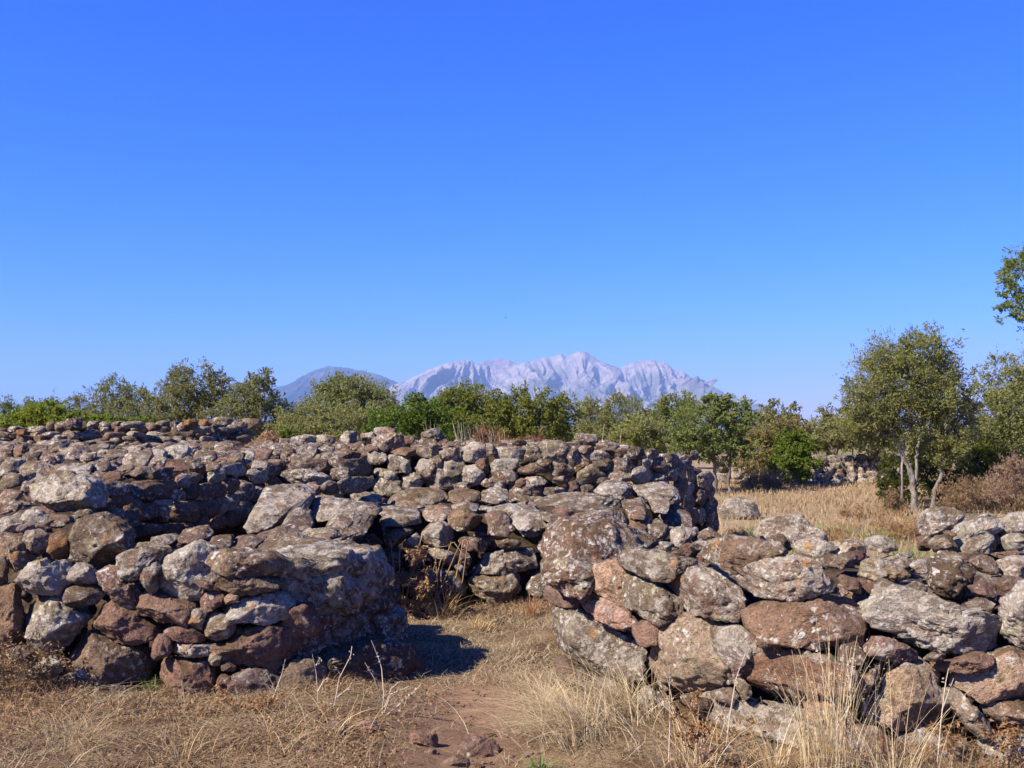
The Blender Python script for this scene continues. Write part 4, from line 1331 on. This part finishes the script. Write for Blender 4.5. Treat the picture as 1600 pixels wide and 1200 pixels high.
tree('olive_tree', 'wild olive at the right edge, close behind the tallest one', 'tree', OG,
     [(1560, 600, 48, 44), (1600, 640, 60, 70), (1555, 660, 52, 52), (1545, 715, 46, 40), (1600, 730, 60, 44), (1640, 600, 50, 60), (1575, 690, 60, 50), (1590, 745, 50, 26)], 21.5, M_OLIVE,
     [[(1580, 790, 7), (1578, 740, 6), (1570, 690, 5), (1565, 640, 3)], [(1581, 740, 5), (1600, 690, 4), (1612, 640, 2)]], 26000, 0.068, 0.024, seed=6, clump=0.27, tint=(1.0, 1.06, 0.85))
tree('olive_tree', 'wild olive whose branches hang into the top right corner of the view', 'tree', OG,
     [(1625, 420, 60, 52), (1600, 470, 42, 38), (1630, 500, 52, 34), (1700, 430, 90, 90), (1576, 486, 32, 20), (1586, 420, 30, 28), (1572, 452, 22, 22), (1720, 540, 80, 60)], 13.0, M_OLIVE,
     [[(1760, 880, 14), (1755, 760, 12), (1735, 640, 10), (1705, 540, 7), (1660, 470, 3)]], 13000, 0.05, 0.017, seed=8, clump=0.25, tint=(0.85, 1.05, 0.75), twigs=34, dens=1.6)
tree('olive_tree', 'round-headed green tree with a dark trunk just right of the hut wall', 'tree', OG,
     [(1105, 665, 64, 50), (1150, 652, 38, 38), (1078, 690, 44, 34), (1130, 700, 46, 28), (1160, 685, 24, 34), (1110, 632, 34, 20), (1135, 630, 26, 18)], 25.0, M_OLIVE,
     [[(1119, 772, 6), (1118, 745, 5), (1116, 715, 4.5), (1110, 685, 3)], [(1138, 752, 4.5), (1140, 725, 4), (1145, 690, 2.5)]], 14000, 0.085, 0.032, bark=M_BARKD, seed=9, tint=(0.80, 0.98, 0.62))
defs = [
    ('olive_tree', 'dark rounded olive, first on the left above the far left wall', OG, [(55, 645, 50, 24), (30, 655, 30, 18)], 42, M_OLIVE, 4500, 0.11, (0.75, 0.95, 0.7)),
    ('olive_tree', 'broad grey-green olive with two heads on the left horizon', OG, [(185, 625, 36, 32), (150, 640, 40, 28), (225, 630, 36, 34), (190, 650, 60, 26)], 36, M_OLIVE, 9500, 0.095, (0.92, 0.98, 0.95)),
    ('olive_tree', 'highest-reaching olive of the left-hand row', OG, [(305, 607, 44, 36), (278, 628, 38, 32), (340, 605, 22, 30), (320, 645, 52, 32), (260, 650, 40, 26)], 34, M_OLIVE, 12500, 0.095, (0.90, 0.92, 0.85)),
    ('olive_tree', 'olive at the right end of the left-hand row, beside the dark mountain', OG, [(390, 620, 42, 32), (410, 605, 26, 24), (420, 645, 34, 40), (375, 650, 46, 34), (435, 665, 24, 26)], 33, M_OLIVE, 10500, 0.095, (0.92, 0.95, 0.86)),
    ('olive_tree', 'domed olive in front of the left end of the pale massif', OG, [(545, 622, 60, 34), (510, 640, 48, 30), (590, 635, 42, 30), (540, 610, 34, 22)], 37, M_OLIVE, 12000, 0.10, (0.92, 1.0, 0.72)),
    ('olive_shrub', 'pale olive shrub at the foot of the domed olive', OG, [(480, 662, 50, 30), (530, 662, 48, 32), (570, 655, 34, 26), (448, 675, 30, 18)], 31, M_OLIVE, 10500, 0.085, (1.05, 1.1, 0.85)),
    ('olive_tree', 'grey-green olive right of the big green thicket', OG, [(925, 652, 36, 28), (968, 648, 42, 28), (940, 675, 52, 24)], 37, M_OLIVE, 8500, 0.095, (0.98, 1.02, 0.8)),
    ('olive_shrub', 'light olive shrub just above the right half of the hut wall', OG, [(1000, 680, 46, 26), (965, 690, 34, 20), (1035, 690, 26, 22)], 29, M_OLIVE, 7500, 0.08, (1.05, 1.1, 0.75)),
    ('olive_tree', 'darker olive under the right tail of the pale massif', OG, [(1052, 640, 36, 28), (1035, 655, 24, 26), (1070, 650, 30, 30)], 39, M_OLIVE, 6000, 0.10, (0.82, 0.95, 0.62)),
    ('olive_tree', 'olive with a notched top right of the round-headed tree', OG, [(1205, 645, 22, 22), (1236, 645, 18, 20), (1215, 675, 42, 28), (1190, 668, 24, 24)], 37, M_OLIVE, 7500, 0.095, (0.98, 1.0, 0.82)),
    ('olive_shrub', 'brownish olive shrub between the round-headed tree and the bright bush', OG, [(1185, 705, 38, 34), (1215, 680, 34, 26), (1235, 672, 28, 18)], 28, M_OLIVE, 8500, 0.078, (1.15, 1.0, 0.85)),
    ('olive_tree', 'pale olive right of the sky gap, in front of the boundary wall', OG, [(1292, 668, 32, 30), (1288, 690, 32, 20), (1312, 652, 20, 16)], 33, M_OLIVE, 7000, 0.09, (1.05, 1.08, 0.85)),
    ('olive_tree', 'olive with leaning bare stems left of the tallest olive', OG, [(1345, 672, 46, 30), (1372, 686, 34, 22), (1325, 680, 30, 20), (1370, 668, 30, 24)], 29, M_OLIVE, 9000, 0.085, (1.0, 1.0, 0.82)),
    ('lentisk_bush', 'big green thicket behind the hut wall, right and taller part', BG, [(735, 632, 48, 30), (700, 645, 40, 30), (790, 640, 44, 28), (835, 640, 46, 30), (870, 655, 34, 34), (760, 665, 70, 26), (840, 675, 60, 22)], 25, M_LENTISK, 19000, 0.07, (1.22, 1.02, 1.2)),
    ('lentisk_bush', 'bright green bush at the left slope of the big thicket', BG, [(625, 665, 48, 24), (650, 645, 38, 26), (590, 678, 34, 14), (680, 665, 40, 28)], 24, M_LENTISK, 11000, 0.065, (0.85, 0.95, 0.8)),
    ('lentisk_bush', 'bright yellow-green bush at the far left above the wall', BG, [(75, 650, 42, 20), (30, 664, 40, 14), (105, 660, 30, 14)], 22, M_LENTISK, 9000, 0.06, (1.5, 1.35, 1.0)),
    ('lentisk_bush', 'low green bush running along the far left wall under the olives', BG, [(150, 662, 36, 12), (195, 664, 36, 11), (235, 664, 22, 9)], 22, M_LENTISK, 6500, 0.06, (1.2, 1.15, 0.9)),
    ('lentisk_bush', 'small green bush beside the end of the far left wall', BG, [(440, 684, 16, 8), (455, 680, 18, 8)], 22, M_LENTISK, 1500, 0.06, (1.0, 1.0, 0.9)),
    ('lentisk_bush', 'bright green bush standing against the boundary wall', BG, [(1238, 705, 34, 28), (1255, 725, 24, 24), (1222, 728, 22, 20), (1245, 690, 22, 16)], 27, M_LENTISK, 7500, 0.075, (0.95, 1.0, 0.75)),
    ('lentisk_bush', 'dark green bush in the shade under the tallest olive', BG, [(1400, 755, 28, 38), (1430, 735, 44, 40), (1475, 745, 40, 36), (1450, 705, 50, 30)], 21.5, M_LENTISK, 9000, 0.06, (0.55, 0.5, 0.6)),  # tint darkened to paint in the shade of the olive
    ('lentisk_bush', 'green bush below the olive at the right edge', BG, [(1530, 725, 34, 32), (1510, 745, 24, 22)], 20.9, M_LENTISK, 5500, 0.06, (0.95, 0.85, 0.8)),
]
for i, (nm, lab, grp, bl, d, m, n, L, tn) in enumerate(defs):
    bl = [(a, b, rx * 1.14, ry * 1.10) for a, b, rx, ry in bl]
    cx, cy = bl[0][0], bl[0][1]
    base = 668 + EYE * F / d
    s = np.mean([b[2] for b in bl])
    tr = [[(cx, base, 4.0), (cx + 2, (base + cy) / 2, 3.2), (cx - 2, cy, 2)], [(cx + s * 0.3, base, 3.0), (cx + s * 0.5, (base + cy) / 2, 2.4), (cx + s * 0.7, cy + 6, 1.4)]]
    if 'leaning' in lab:
        tr = [[(1335, 752, 3.2), (1318, 728, 2.8), (1305, 708, 2.4), (1295, 690, 1.8)], [(1334, 752, 2.4), (1333, 725, 2.0), (1332, 690, 1.5)], [(1383, 752, 4), (1372, 730, 3), (1352, 700, 2)]]
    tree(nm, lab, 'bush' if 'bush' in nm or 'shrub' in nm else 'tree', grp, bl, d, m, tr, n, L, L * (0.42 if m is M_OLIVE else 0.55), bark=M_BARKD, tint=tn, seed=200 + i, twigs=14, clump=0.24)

# the far-off wood that closes the plain
rg = np.random.default_rng(55)
Cs = []
for k in range(150):
    px = rg.uniform(-260, 1900)
    if 1225 < px < 1300:
        continue
    d = rg.uniform(75, 150)
    R = rg.uniform(1.1, 1.9)
    c = np.array([(px - 800) / F * d, d, R * 0.5])
    u = rg.normal(size=(150, 3))
    u /= np.linalg.norm(u, axis=1)[:, None]
    Cs.append(c + u * (rg.uniform(0.2, 1, 150) ** 0.5)[:, None] * np.array([R * 1.4, R * 1.4, R * 0.85]))
V, Q = leaves(np.concatenate(Cs), 0.42, 0.2, rg)
o = link('woods', fast_mesh('woods', V, Q, M_OLIVE, smooth=False), kind='stuff', label='far-off olive woods closing the plain')
o.color = (0.85, 0.95, 0.8, 1)

# ------------------------------------------------------------------ grass, weeds, dry brush
def blades(base, hgt, wid, lean, rg, seg=4, dirs=None):
    """curved ribbons rooted at base"""
    n = len(base)
    a = rg.uniform(0, 2 * np.pi, n) if dirs is None else dirs
    dr = np.stack([np.cos(a), np.sin(a), np.zeros(n)], 1)
    sd = np.stack([-np.sin(a + rg.normal(0, .8, n)), np.cos(a + rg.normal(0, .8, n)), np.zeros(n)], 1)
    t = np.linspace(0, 1, seg + 1)
    V = np.zeros((n, seg + 1, 2, 3))
    for i, u in enumerate(t):
        c = base + dr * (hgt * lean * (0.35 * u + 0.65 * u * u))[:, None]
        c[:, 2] += hgt * (u - 0.45 * np.clip(lean, 0, 1.6) * u * u)
        w = wid * (1 - 0.75 * u)
        V[:, i, 0] = c + sd * w[:, None]
        V[:, i, 1] = c - sd * w[:, None]
    k = (seg + 1) * 2
    q = np.array([[2 * i, 2 * i + 1, 2 * i + 3, 2 * i + 2] for i in range(seg)])
    Q = (np.arange(n)[:, None, None] * k + q[None]).reshape(-1, 4)
    return V.reshape(-1, 3), Q


def on_ground(x, y):
    return np.stack([x, y, gz(x, y) - 0.005], 1)


def in_walls(x, y):
    r = np.zeros(x.shape, bool)
    for c in (CL, CR, CE, CI, CH, CM):
        for poly, _ in c.t:
            r |= inside(poly, x, y)
    return r


def scatter(n, pxr, dr, rg, keep=None):
    d = rg.uniform(dr[0] ** 2, dr[1] ** 2, n) ** 0.5
    px = rg.uniform(pxr[0], pxr[1], n)
    x = (px - 800) / F * d
    m = ~in_walls(x, d)
    if keep is not None:
        m &= keep(x, d)
    return x[m], d[m]


rg = np.random.default_rng(91)


def patch(scale, seed, lo, hi):
    def f(x, y):
        v = fbm(np.stack([x * scale, y * scale, np.full(x.shape, seed)], 1), 3)
        return rg.uniform(lo, hi, x.shape) < v
    return f


path_free = lambda x, y: (np.abs(x + 0.25 + 0.1 * np.sin(3 * y)) > rg.uniform(0.1, 0.75, x.shape)) | (y > 7.0)
# lying straw and short stubble in front of the walls and in the gap
x, y = scatter(52000, (-80, 1700), (4.3, 6.9), rg, lambda a, b: path_free(a, b) & patch(1.6, 2.0, -0.42, 0.62)(a, b))
b = on_ground(x, y)
V1 = blades(b, np.where(rg.random(len(b)) < 0.15, 2.2, 1) * rg.uniform(0.02, 0.09, len(b)), rg.uniform(0.0010, 0.0022, len(b)), rg.uniform(0.6, 3.0, len(b)), rg, 2)
x, y = scatter(14000, (560, 960), (6.6, 9.5), rg, patch(1.8, 5.0, -0.8, 0.4))
b = on_ground(x, y)
V2 = blades(b, rg.uniform(0.02, 0.10, len(b)), rg.uniform(0.0016, 0.0034, len(b)), rg.uniform(0.6, 2.4, len(b)), rg, 2)
v, q = merge([V1, V2])
o = link('dry_grass', fast_mesh('dry_grass', v, q, M_STRAW, smooth=False), kind='stuff', label='short dry straw covering the ground around the path')
o.color = (0.74, 0.70, 0.66, 1)
# brown dead litter at the foot of the walls
x, y = scatter(34000, (-80, 700), (4.5, 6.35), rg, lambda a, b: path_free(a, b) & patch(1.2, 9.0, -0.45, 0.55)(a, b))
x2, y2 = scatter(9000, (1000, 1680), (4.3, 5.3), rg, patch(1.6, 7.0, -0.4, 0.6))
x3, y3 = scatter(3500, (600, 900), (8.6, 9.5), rg)
b = on_ground(np.concatenate([x, x2, x3]), np.concatenate([y, y2, y3]))
b[:, 2] += rg.uniform(0, 0.05, len(b))
v, q = leaves(b, 0.032, 0.010, rg, 0.1)
v2, q2 = blades(b[::3], rg.uniform(0.03, 0.11, len(b[::3])), rg.uniform(0.001, 0.002, len(b[::3])), rg.uniform(0.3, 1.8, len(b[::3])), rg, 3)
v, q = merge([(v, q), (v2, q2)])
link('dead_litter', fast_mesh('dead_litter', v, q, M_DEAD, smooth=False), kind='stuff', label='brown dead leaves and stems along the foot of the walls')
# the grass of the field
x, y = scatter(46000, (1120, 1800), (8.8, 30), rg, patch(0.7, 3.0, -0.9, 0.5))
b = on_ground(x, y)
h = rg.uniform(0.06, 0.24, len(b)) * np.interp(y, [9, 14, 30], [1.2, 1.0, 0.7])
v, q = blades(b, h, rg.uniform(0.003, 0.006, len(b)) * y / 14, rg.uniform(0.1, 1.3, len(b)), rg, 2)
o = link('field_grass', fast_mesh('field_grass', v, q, M_STRAW, smooth=False), kind='stuff', label='golden dry grass of the field at right')
o.color = (0.66, 0.56, 0.44, 1)
x, y = scatter(9000, (1130, 1480), (9.5, 16), rg, patch(0.9, 12.0, 0.05, 0.7))
b = on_ground(x, y)
v, q = blades(b, rg.uniform(0.08, 0.26, len(b)), rg.uniform(0.003, 0.006, len(b)), rg.uniform(0.1, 0.9, len(b)), rg, 2)
o = link('green_weeds', fast_mesh('green_weeds', v, q, M_GREEN, smooth=False), kind='stuff', label='olive green weeds among the field grass')
o.color = (1.3, 1.15, 1.1, 1)


def tuft(px, py, n, h, spread, mat, label, name='grass_tuft', cat='grass tuft', lean=(0.1, 1.2), wid=(0.0012, 0.0024), seeds=0, tint=(1, 1, 1), aim=None, seed=0, d=None, z=None):
    rg = np.random.default_rng(seed + int(px * 3 + py))
    d = d or EYE * F / (py - HOR)
    c = at(px, py, d)
    zz = float(gz(c[0], c[1])) if z is None else z
    ang = rg.uniform(0, 2 * np.pi, n)
    r = np.abs(rg.normal(0, spread, n))
    base = np.stack([r * np.cos(ang), r * np.sin(ang), np.zeros(n)], 1)
    dirs = ang + rg.normal(0, 0.6, n) if aim is None else rg.normal(aim, 0.9, n)
    hh = h * rg.uniform(0.35, 1.1, n)
    le = rg.uniform(*lean, n)
    v, q = blades(base, hh, rg.uniform(*wid, n), le, rg, 6, dirs)
    if seeds:
        k = np.arange(n)[rg.random(n) < seeds]
        tips = v.reshape(n, 7, 2, 3)[k, 4:7].mean(2)
        cc = (tips[:, 0] + (tips[:, 2] - tips[:, 0])[:, None, :].repeat(1, 1)[:, 0] * 0) [:, None, :]
        w = rg.random((len(k), 7, 1))
        pts = (tips[:, 0][:, None, :] * (1 - w) + tips[:, 2][:, None, :] * w + rg.normal(0, 0.006, (len(k), 7, 3))).reshape(-1, 3)
        v, q = merge([(v, q), leaves(pts, 0.014, 0.005, rg, 0.8)])
    o = link(name, fast_mesh(name, v, q, mat, smooth=False), None, (c[0], c[1], zz), label, cat, 'grass tufts and weeds along the path' if 'tuft' in name else None)
    o.color = (*tint, 1)
    return o


tuft(905, 1150, 700, 0.42, 0.16, M_STRAW, 'largest bleached straw tuft, spilling over the path at the foot of the right wall', lean=(0.6, 1.7), tint=(1.0, 0.94, 0.84), aim=2.9)
tuft(985, 1120, 420, 0.42, 0.12, M_STRAW, 'pale straw tuft leaning against the base rock of the right wall', lean=(0.4, 1.5), tint=(0.98, 0.92, 0.82), aim=2.7)
tuft(850, 1095, 260, 0.26, 0.09, M_STRAW, 'low straw tuft by the left corner of the right wall', lean=(0.5, 1.6), tint=(0.95, 0.88, 0.75))
tuft(1300, 1212, 260, 0.70, 0.09, M_STRAW, 'tall upright straw tuft with seed heads before the reddish boulder', lean=(0.05, 0.5), seeds=0.35, tint=(1.0, 0.93, 0.82))
tuft(1395, 1225, 130, 0.62, 0.10, M_STRAW, 'sparse straw tuft fanning out below the big tan boulder', lean=(0.2, 1.3), tint=(0.95, 0.88, 0.78))
tuft(1210, 1215, 160, 0.40, 0.10, M_STRAW, 'straw tuft in front of the lowest boulder of the right wall', lean=(0.4, 1.6), tint=(0.92, 0.82, 0.68))
tuft(1085, 1210, 130, 0.45, 0.12, M_STRAW, 'thin straw tuft between the bleached tuft and the lowest boulder', lean=(0.3, 1.4), tint=(0.95, 0.86, 0.72))
tuft(1500, 1215, 150, 0.38, 0.14, M_DEAD, 'rusty dead tuft under the wall at the lower right corner', lean=(0.2, 1.2))
tuft(520, 1150, 90, 0.30, 0.12, M_STRAW, 'bent straw tuft at the foot of the shaded jamb', lean=(0.8, 2.0), tint=(0.95, 0.86, 0.72))
tuft(420, 1150, 120, 0.24, 0.16, M_STRAW, 'flattened straw tuft in front of the left wall corner', lean=(0.9, 2.2), tint=(0.92, 0.8, 0.64))
tuft(120, 1170, 160, 0.25, 0.22, M_STRAW, 'brown straw tuft at the lower left corner', lean=(0.7, 2.0), tint=(0.75, 0.64, 0.5))
tuft(280, 1185, 150, 0.24, 0.2, M_STRAW, 'dull straw tuft left of the path near the front', lean=(0.7, 2.0), tint=(0.78, 0.66, 0.52))
tuft(690, 960, 160, 0.30, 0.10, M_STRAW, 'golden straw tuft in the inner corner left of the ledge wall', lean=(0.3, 1.4), wid=(0.002, 0.0036), tint=(0.85, 0.66, 0.42))
tuft(830, 965, 70, 0.22, 0.05, M_DEAD, 'rust coloured tuft in front of the leaning stone of the inner wall', lean=(0.05, 0.6), wid=(0.002, 0.0036), tint=(1.5, 1.3, 1.1))
tuft(740, 975, 120, 0.14, 0.12, M_STRAW, 'low straw tuft along the foot of the inner wall', lean=(0.5, 1.8), wid=(0.002, 0.0034), tint=(0.9, 0.74, 0.5))
tuft(232, 1085, 130, 0.10, 0.05, M_GREEN, 'fresh green tuft at the foot of the left wall', lean=(0.2, 1.2), wid=(0.0015, 0.003))
tuft(845, 1100, 40, 0.07, 0.03, M_GREEN, 'small green weed tuft beside the path below the bleached straw', lean=(0.3, 1.3), wid=(0.003, 0.006), tint=(1.2, 1.2, 1.3))
tuft(848, 1192, 60, 0.09, 0.04, M_GREEN, 'green weed tuft nearest the camera right of the path', lean=(0.3, 1.3), wid=(0.003, 0.006), tint=(1.1, 1.0, 1.2))
tuft(1180, 835, 150, 0.28, 0.10, M_GREEN, 'greenish weed tuft in front of the upright boulder', lean=(0.1, 0.9), wid=(0.003, 0.005), tint=(1.6, 1.4, 1.6), d=14.5)


def stalks(paths, label, seed, heads=True, name='dead_stalk', tint=(1, 1, 1), group='dead stalks'):
    """bare dead weed: each path is (px, py, radius mm) at its depth"""
    rg = np.random.default_rng(seed)
    d = paths[0]
    o0 = at(paths[1][0][0], paths[1][0][1], d)
    root = np.array([o0[0], o0[1], gz(o0[0], o0[1])])
    parts = []
    tips = []
    for p in paths[1:]:
        P = np.array([at(a, b, d + rg.normal(0, 0.02)) for a, b in p])
        t = np.linspace(0, len(P) - 1, len(P) * 3)
        P2 = np.stack([np.interp(t, range(len(P)), P[:, k]) for k in range(3)], 1)
        parts.append(tube(P2, np.linspace(0.0042, 0.0016, len(P2)) * (d / 5.5 if d < 10 else d / 11), 5))
        for w in rg.uniform(0.7, 1, 9):
            tips.append(P2[int(w * (len(P2) - 1))] + rg.normal(0, 0.007, 3))
    v, q = merge(parts)
    if heads:
        v, q = merge([(v, q), leaves(np.array(tips), 0.02, 0.009, rg, 0.5)])
    o = link(name, fast_mesh(name, v - root, q, M_STALK, smooth=True), None, root, label, 'weed', group)
    o.color = (*tint, 1)


stalks([5.75, [(497, 1135), (497, 1090), (494, 1050), (488, 1022)], [(497, 1080), (505, 1065), (511, 1060)], [(494, 1040), (500, 1028)]], 'straight dead stalk before the shaded jamb', 1)
stalks([5.7, [(517, 1130), (524, 1095), (530, 1060), (548, 1025), (550, 1010)], [(526, 1090), (545, 1075), (552, 1062)], [(516, 1120), (512, 1088)], [(533, 1055), (522, 1040)]], 'forked dead stalk next to the straight one', 2)
stalks([5.7, [(594, 1135), (600, 1090), (596, 1040), (580, 1000)], [(595, 1130), (610, 1085), (640, 1072)], [(595, 1125), (625, 1100), (658, 1070)], [(598, 1100), (585, 1060), (570, 1035)], [(596, 1120), (612, 1075), (625, 1065)]], 'spreading dead weed in the shadow of the jamb', 3)
stalks([5.9, [(405, 1130), (425, 1095), (440, 1055), (446, 1030)]], 'single slanting stalk at the corner of the left wall', 4)
stalks([4.75, [(1132, 1190), (1140, 1120), (1150, 1060), (1165, 1020)], [(1138, 1130), (1125, 1100)]], 'curved stalk in front of the lowest boulder of the right wall', 5)
stalks([4.75, [(1045, 1190), (1047, 1120), (1046, 1040)]], 'thin straight stalk before the tan boulder', 6)
stalks([4.7, [(1300, 1150), (1330, 1100), (1322, 1010)], [(1328, 1080), (1335, 1020)], [(1310, 1130), (1290, 1060), (1275, 1010)]], 'stalk cluster with seed heads before the reddish boulder', 7)
stalks([4.7, [(1465, 1190), (1470, 1130), (1477, 1070), (1482, 1045)], [(1472, 1110), (1490, 1060)]], 'dead stalk beside the big tan boulder', 8)
# bare stems that rise behind the hut wall
pp = [14.2]
rg = np.random.default_rng(5)
for k in range(26):
    x = rg.uniform(668, 790)
    hgt = rg.uniform(16, 36) * (1 if x < 745 else 0.75)
    pp.append([(x + rg.uniform(-2, 2), 712), (x, 695 - hgt * 0.3), (x - rg.uniform(0, 7), 692 - hgt)])
stalks(pp, 'stand of bare pale stems rising behind the hut wall', 9, heads=False, group='dead stalks')
stalks([14.0] + [[(940 + a, 712), (941 + a, 690), (942 + a + b, 668 + c)] for a, b, c in [(0, 2, -6), (28, 1, 2), (12, -3, 8)]], 'three thin bare stems behind the right half of the hut wall', 10, heads=False)


def brush(label, blobs, d, n, tint, seed, L=0.10):
    rg = np.random.default_rng(seed)
    p0 = at(blobs[0][0], HOR, d)
    C, _ = crown_points(blobs, d, n, rg, 0.5, 1.6)
    C = C[C[:, 2] > 0.02]
    V, Q = leaves(C, L, 0.010 * d / 18, rg, 1.0)
    root = np.array([p0[0], p0[1], 0.0])
    o = link('dry_brush', fast_mesh('dry_brush', V - root, Q, M_BRUSH, smooth=False), None, root, label, 'bush', 'clumps of dry brush in the field')
    o.color = (*tint, 1)


brush('reddish brown brush under the olive at the right edge', [(1510, 770, 50, 22), (1570, 772, 60, 22), (1600, 784, 60, 18)], 19, 4500, (0.82, 0.74, 0.60), 1)
brush('pale grey bare brush at the right edge of the field', [(1590, 735, 30, 40), (1570, 755, 30, 26)], 17.5, 2200, (0.95, 0.88, 0.86), 2)
brush('brown brush at the foot of the two bent trunks', [(1490, 788, 26, 10), (1395, 785, 20, 14)], 18.9, 1800, (0.75, 0.68, 0.5), 3)
brush('low grey brush in front of the brownish olive shrub', [(1190, 755, 34, 14), (1215, 762, 24, 8)], 26, 2500, (1.0, 0.9, 0.8), 4)
brush('rusty brush on the top of the hut wall below the thicket', [(770, 690, 46, 7), (830, 690, 30, 6), (750, 680, 10, 14)], 14.5, 1500, (1.0, 0.62, 0.45), 5)
brush('tan brush in the gap between far left wall and hut wall', [(412, 688, 16, 8), (425, 684, 12, 8)], 21, 1500, (1.6, 1.4, 1.1), 6)
brush('dry brush on the near edge of the field beside the mottled boulder', [(1400, 820, 44, 14), (1430, 838, 30, 12), (1350, 802, 40, 10)], 14.5, 2000, (1.2, 1.0, 0.7), 7, 0.08)
brush('dry brush between the sloping boulder and the right wall', [(1300, 838, 30, 10), (1160, 842, 30, 12)], 14.8, 1800, (1.2, 0.95, 0.65), 8, 0.07)
def bracken(label, blobs, d, n, seed, tint=(1, 1, 1)):
    rg = np.random.default_rng(seed)
    C, _ = crown_points(blobs, d, n, rg, 0.45, 1.6)
    C[:, 2] = np.maximum(C[:, 2], gz(C[:, 0], C[:, 1]) + 0.01)
    V, Q = leaves(C, 0.035, 0.010, rg, 0.3)
    p0 = at(blobs[0][0], HOR, d)
    r = np.array([p0[0], p0[1], float(gz(p0[0], p0[1]))])
    o = link('dead_bracken', fast_mesh('dead_bracken', V - r, Q, M_DEAD, smooth=False), None, r, label, 'dead plant', 'dead bracken at the foot of the walls')
    o.color = (*tint, 1)


bracken('brown dead bracken against the lower left end of the left wall', [(40, 1040, 70, 34), (-20, 1050, 60, 40), (110, 1065, 50, 20)], 5.85, 1700, 1, (0.8, 0.8, 0.8))
bracken('orange dead bracken below the lowest stones of the left wall corner', [(380, 1098, 60, 12), (330, 1108, 40, 10), (425, 1100, 30, 10)], 5.75, 500, 2, (1.1, 0.95, 0.8))
bracken('rusty dead bracken under the lowest boulder of the right wall', [(1085, 1120, 46, 40), (1135, 1150, 54, 34)], 4.95, 380, 3, (0.95, 0.85, 0.75))
bracken('rusty dead bracken in the lower right corner under the wall', [(1480, 1165, 36, 36), (1560, 1165, 56, 30)], 4.72, 420, 4, (0.95, 0.85, 0.75))
# withered bramble in the corner of the inner wall
rg = np.random.default_rng(12)
bp = [8.9]
for k in range(16):
    x0, y0 = rg.uniform(615, 700), rg.uniform(940, 990)
    x1, y1 = x0 + rg.uniform(-25, 45), rg.uniform(835, 905)
    bp.append([(x0, y0), ((x0 + x1) / 2 + rg.uniform(-16, 10), (y0 + y1) / 2), (x1, y1), (x1 + rg.uniform(-5, 25), y1 + rg.uniform(-5, 25))])
stalks(bp, 'withered bramble stems tangled in the inner corner behind the shaded jamb', 13, heads=True, tint=(0.75, 0.58, 0.42), name='dead_bramble', group='dead stalks')
C, _ = crown_points([(650, 900, 26, 50), (640, 950, 30, 26), (672, 930, 26, 30)], 8.95, 1800, np.random.default_rng(3), 0.3)
V, Q = leaves(C, 0.05, 0.014, np.random.default_rng(4))
r0 = at(650, HOR, 8.95)
r0[2] = 0
link('dead_shrub', fast_mesh('dead_shrub', V - r0, Q, M_DEAD, smooth=False), None, r0, 'withered brown shrub filling the shaded inner corner of the gap', 'bush')

# ------------------------------------------------------------------ the bird
bm_parts = []
ax = np.linspace(-1, 1, 9)
body, bq = tube(np.stack([ax * 0.11, 0 * ax, 0.012 * np.sin(ax * 2)], 1), 0.004 + 0.026 * np.sqrt(np.clip(1 - ax ** 2, 0, 1)), 8)
wv, wq = [], []
for sgn in (-1, 1):
    s = np.linspace(0, 1, 6)
    for i, u in enumerate(s):
        ch = 0.055 * (1 - 0.75 * u)
        y, z = sgn * 0.26 * u, 0.10 * math.sin(u * 1.7) + 0.01
        wv += [(0.03 + ch * 0.5 - 0.04 * u, y, z + 0.004), (0.03 - ch - 0.06 * u, y, z)]
k = 0
for sgn in (-1, 1):
    for i in range(5):
        wq.append((k + 2 * i, k + 2 * i + 1, k + 2 * i + 3, k + 2 * i + 2))
    k += 12
sb = NT('dark plumage')
pb = sb.n('BsdfPrincipled', None, Base_Color=(0.04, 0.045, 0.055), Roughness=0.7)
M_BIRD = sb.out(pb.outputs[0])
v, q = merge([(body, bq), (np.array(wv), np.array(wq))])
bd = link('bird', fast_mesh('bird', v, q, M_BIRD), None, Vector(at(790, 497, 95)), 'small dark bird flying alone in the blue sky', 'bird')
bd.rotation_euler = (0.5, 0.2, 1.0)

# ------------------------------------------------------------------ haze in the air of the plain
hm = bpy.data.materials.new('haze')
hm.use_nodes = True
t = hm.node_tree
t.nodes.clear()
ho = t.nodes.new('ShaderNodeOutputMaterial')
pv = t.nodes.new('ShaderNodeVolumePrincipled')
pv.inputs['Color'].default_value = HAZE_COLOR
pv.inputs['Density'].default_value = HAZE_DENSITY
t.links.new(pv.outputs[0], ho.inputs['Volume'])
x0, z0, z1 = 10200.0, -5.0, 680.0
hv = np.array([(-x0, -x0, z0), (x0, -x0, z0), (x0, x0, z0), (-x0, x0, z0), (-x0, -x0, z1), (x0, -x0, z1), (x0, x0, z1), (-x0, x0, z1)])
hq = np.array([(0, 3, 2, 1), (4, 5, 6, 7), (0, 1, 5, 4), (1, 2, 6, 5), (2, 3, 7, 6), (3, 0, 4, 7)])
link('haze', fast_mesh('haze', hv, hq, hm, smooth=False), kind='stuff')
